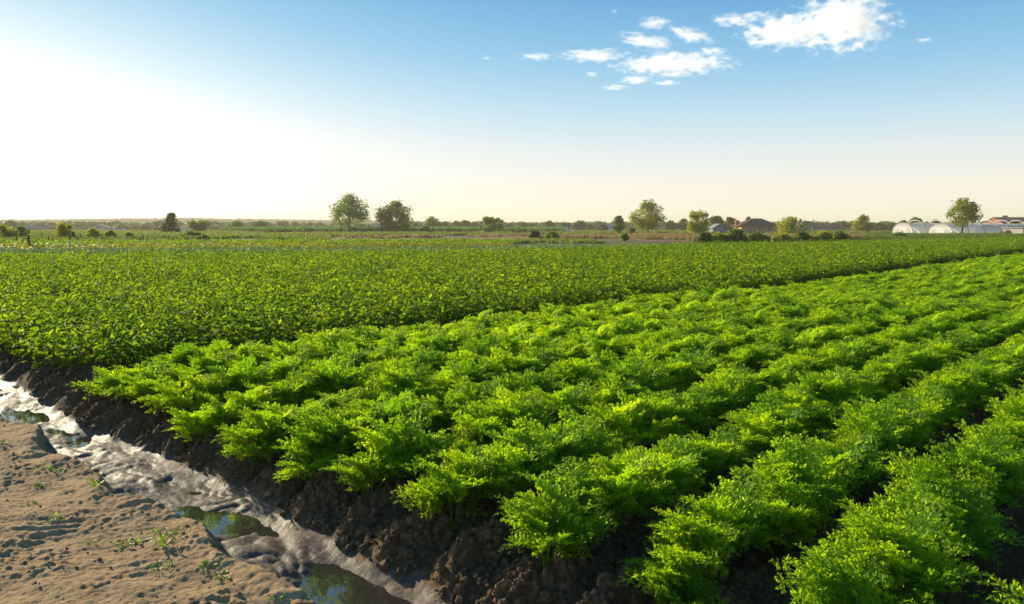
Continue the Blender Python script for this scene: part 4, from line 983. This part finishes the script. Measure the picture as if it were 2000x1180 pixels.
# ------------------------------------------------------------------ small weeds on the sand
def weed(px, py, s, label, kind):
    x, y = G(px, py, .03); z = float(ground_z(x, y)); rnd = random.Random(int(px * 3 + py)); root = empty('weed', (x, y, z), rnd.uniform(0, 6), s * .8); tag(root, label, 'weed', 'small weeds on the sandy strip')
    n = 9 if kind == 'blade' else 8
    for k in range(n):
        a = k * 2.4; m = MB()
        if kind == 'blade':
            l = rnd.uniform(.06, .11); w_ = .006; e = rnd.uniform(.2, .7); d = Vector((math.cos(a), math.sin(a), 0)); s_ = Vector((-math.sin(a), math.cos(a), 0)) * w_
            p0, p1, p2 = Vector((0, 0, 0)), d * l * .5 + Vector((0, 0, l * e)), d * l + Vector((0, 0, l * e * .7))
            m.face([p0 - s_ * .4, p0 + s_ * .4, p1 + s_, p1 - s_]); m.face([p1 - s_, p1 + s_, p2]); m.build('leaf', weed_m, root)
        else:
            l = rnd.uniform(.02, .075); d = Vector((math.cos(a), math.sin(a), rnd.uniform(.15, .5))).normalized(); b = d * l; n0 = 0
            m.tube([(0, 0, 0), b], .0015, 3)
            for q in range(3):
                dd = (d + Vector((rnd.uniform(-.9, .9), rnd.uniform(-.9, .9), .1)) * (q > 0)).normalized()
                lv, lf = broad_leaf(b, dd, Vector((0, 0, 1)), rnd.uniform(.022, .035), rnd.uniform(.008, .012), rnd)
                nn = len(m.V); m.V += [tuple(v) for v in lv]; m.F += [tuple(nn + w for w in f) for f in lf]; m.I += [0] * len(lf)
            m.build('leaf', weed_m, root)
for px, py, s, lb, kd in ((155, 898, 1.1, 'upright bright weed at the very edge of the wet mud', 'leafy'), (90, 915, .9, 'small weed in the patch of mixed weeds, upper left one', 'leafy'), (118, 918, .9, 'small weed in the patch of mixed weeds, next to the edge', 'leafy'), (80, 942, .9, 'low weed left of the grassy tuft', 'leafy'),
        (186, 952, 1.2, 'grassy weed with thin blades near the mud edge', 'blade'), (110, 1012, .9, 'isolated small weed in the middle of the sand', 'leafy'), (60, 980, .7, 'tiny weed left of the isolated one', 'leafy'), (243, 1056, 1.1, 'spreading weed left of the star-shaped one', 'leafy'), (265, 1050, 1.0, 'weed between the spreading and the star-shaped ones', 'leafy'),
        (318, 1066, 1.3, 'star-shaped grassy weed on the sandy rim', 'blade'), (328, 1040, 1.1, 'leafy weed standing on the rim above the water', 'leafy'), (405, 1108, 1.1, 'weed at the left of the front pair near the bottom rim', 'leafy'), (440, 1128, 1.2, 'weed at the right of the front pair near the bottom rim', 'leafy'), (312, 1105, 1.0, 'low weed below the star-shaped one', 'leafy'),
        (8, 866, .8, 'weed at the left edge of the picture', 'leafy'), (245, 967, .8, 'tiny weed on the crumbling rim', 'leafy'), (176, 1052, .6, 'tiny seedling on the sand left of the spreading weed', 'leafy'), (545, 1172, .8, 'seedling at the bottom beside the water', 'leafy'),
        (560, 1120, .0, '', '')):
    if s: weed(px, py, s, lb, kd)

# ------------------------------------------------------------------ clods of clay on the tongues, crumbs on the sand
rs = np.random.default_rng(12)
def clod_mesh(k, rough=.35):
    import bmesh
    bm = bmesh.new(); bmesh.ops.create_icosphere(bm, subdivisions=3, radius=1.0)
    for v in bm.verts:
        p = v.co; q = float(perlin(np.array([p.x * 1.6 + k * 7]), np.array([p.y * 1.6 + p.z * 1.3]), k)[0]) + .5 * float(perlin(np.array([p.x * 4 + k]), np.array([p.y * 4 + p.z * 3]), k + 5)[0])
        v.co = p * (1 + rough * q); v.co.z *= .72
    me = bpy.data.meshes.new('clod'); bm.to_mesh(me); bm.free(); me.materials.append(clod_m)
    return me
clod_m = simple('clay_clod', (.19, .115, .058), .9, .15, .55, 60, bump=.5)
crumb_m = simple('sand_crumb', (.24, .165, .10), .95, .1, .4, 60, bump=.4)
clods = [clod_mesh(k) for k in range(6)]
n = 26000; u = rs.uniform(2.15, 3.2, n); v = rs.uniform(.6, 9.0, n)
h_, _, _ = soil_height(u, v); tongue = .5 + .5 * np.cos(2 * math.pi * v / .36)
k_ = (rs.uniform(0, 1, n) < .25 + .6 * tongue) & (h_ > -.06) & (fbm(u * 4, v * 4, 2, 33) > -.3); u, v, h_ = u[k_], v[k_], h_[k_]; x, y = uv2w(u, v)
s = .005 + .024 * rs.uniform(0, 1, len(u)) ** 3.5
s = s
scatter('soil_clods', np.stack([x, y, h_ + s * .2], -1), rs.uniform(0, 6.28, (len(u), 3)), s, clods, 'crumbled dark clay clods along the ends of the rows')
crumbs = [c.copy() for c in clods[:3]]
for c in crumbs: c.materials.clear(); c.materials.append(crumb_m)
n = 1500; u = rs.uniform(.4, 1.74, n); v = rs.uniform(1.5, 9, n); h_, kl_, _ = soil_height(u, v); k_ = fbm(u * 3, v * 3, 2, 31) > .0; u, v, h_ = u[k_], v[k_], h_[k_]; x, y = uv2w(u, v)
s = .002 + .008 * rs.uniform(0, 1, len(u)) ** 3.5
scatter('sand_crumbs', np.stack([x, y, h_ + s * .2], -1), rs.uniform(0, 6.28, (len(u), 3)), s, crumbs, 'small crumbs of dry soil on the sandy strip')

# ------------------------------------------------------------------ the hazy air over the plain
def haze():
    m, n, out = newmat('haze'); p = N(n, 'ShaderNodeVolumePrincipled')
    p.inputs['Color'].default_value = (1.0, .90, .68, 1); p.inputs['Density'].default_value = HAZE; p.inputs['Anisotropy'].default_value = .1
    L(n, p.outputs[0], out.inputs['Volume'])
    m.volume_intersection_method = 'FAST' if hasattr(m, 'volume_intersection_method') else None
    mb = MB(); mb.box(-6200, 6200, -6200, 6200, -1.5, 34); tag(mb.build('haze', m), kind='stuff')
HAZE = .00036
try: haze()
except Exception as ex: print('haze', ex)
CLOUDS = [
 (1645, 42, 175, 88, 'large white cloud touching the top edge, the biggest puff of all'),
 (1530, 62, 150, 50, 'white wedge of cloud joined to the left of the biggest puff'),
 (1430, 40, 70, 22, 'thin ragged cloud trailing off left of the white wedge'),
 (1475, 31, 45, 18, 'small puff above the white wedge'),
 (1762, 42, 16, 14, 'tiny wisp just right of the biggest puff'),
 (1807, 78, 30, 10, 'faint small wisp far right below the biggest puff'),
 (1350, 68, 80, 24, 'slanting cloud strip above the long flat cloud', 3.0, 14),
 (1280, 45, 55, 24, 'ragged wisp at the upper left of the slanting strip', 3.0),
 (1265, 82, 95, 22, 'cloud strip leaning down to the right, above the long flat cloud', 3.0, 12),
 (1315, 124, 190, 32, 'long flat cloud at the centre of the small group'),
 (1160, 109, 110, 20, 'small flat cloud left of the long flat cloud'),
 (1048, 111, 60, 12, 'faint flat wisp farthest left but one'),
 (950, 114, 16, 8, 'faintest dot of cloud, farthest left'),
 (1390, 100, 50, 16, 'wisp above the right end of the long flat cloud', 3.0),
 (1155, 145, 24, 13, 'tiny puff below the small flat cloud'),
 (1240, 156, 60, 16, 'small puff under the long flat cloud, left of centre'),
 (1325, 145, 60, 11, 'thin strip directly under the long flat cloud'),
 (1300, 162, 50, 10, 'lowest thin strip but one on the right of the group'),
 (1200, 171, 45, 11, 'lowest puff at the bottom left of the group'),
 (1200, 22, 12, 10, 'tiny lone wisp high above the group'),
 (1417, 130, 20, 10, 'tiny wisp off the right end of the long flat cloud')]
# ------------------------------------------------------------------ clouds, lumps of mist at their own height
def cloud_mat(dens, sc, seed, rag):
    m, n, out = newmat('cloud'); t = N(n, 'ShaderNodeTexCoord')
    ln = N(n, 'ShaderNodeVectorMath', operation='LENGTH'); L(n, t.outputs['Object'], ln.inputs[0])
    mp = N(n, 'ShaderNodeVectorMath', operation='MULTIPLY_ADD'); L(n, t.outputs['Object'], mp.inputs[0]); mp.inputs[1].default_value = sc; mp.inputs[2].default_value = (seed, seed * 1.7, seed * .3)
    z = N(n, 'ShaderNodeTexNoise'); z.inputs['Scale'].default_value = 1.0; z.inputs['Detail'].default_value = 8; z.inputs['Roughness'].default_value = .6; L(n, mp.outputs[0], z.inputs['Vector'])
    f = M(n, 'SUBTRACT', M(n, 'ADD', M(n, 'SUBTRACT', 1.0, ln.outputs['Value']), M(n, 'MULTIPLY', M(n, 'SUBTRACT', z.outputs[0], .5), rag)), .36)
    f = M(n, 'MULTIPLY', f, 1.6, clamp=True)
    p = N(n, 'ShaderNodeVolumePrincipled'); p.inputs['Color'].default_value = (1, 1, 1, 1); p.inputs['Anisotropy'].default_value = .2
    L(n, M(n, 'MULTIPLY', f, dens), p.inputs['Density']); L(n, p.outputs[0], out.inputs['Volume']); return m
def cloud(x, y, w, h, label, rag=3.0, tilt=0, dens=.014, dist=5000):
    import bmesh
    p = AT(x, y, dist); sx = w / F * dist / 2 * (1.35 if h > 45 else 1.5); sz = h / F * dist / 2 * (1.5 if h > 45 else 1.2); sy = sx * .7
    bm = bmesh.new(); bmesh.ops.create_icosphere(bm, subdivisions=3, radius=1.08); me = bpy.data.meshes.new('cloud'); bm.to_mesh(me); bm.free()
    me.materials.append(cloud_mat(dens, (max(2.6, sx / 75), max(2.6, sy / 75), max(2.0, sz / 42)), x * .13, rag))
    o = link('cloud', me, None, p, (0, R(tilt), 0), (sx, sy, sz)); tag(o, label, 'cloud', 'small white clouds'); return o
for c in CLOUDS: cloud(*c)
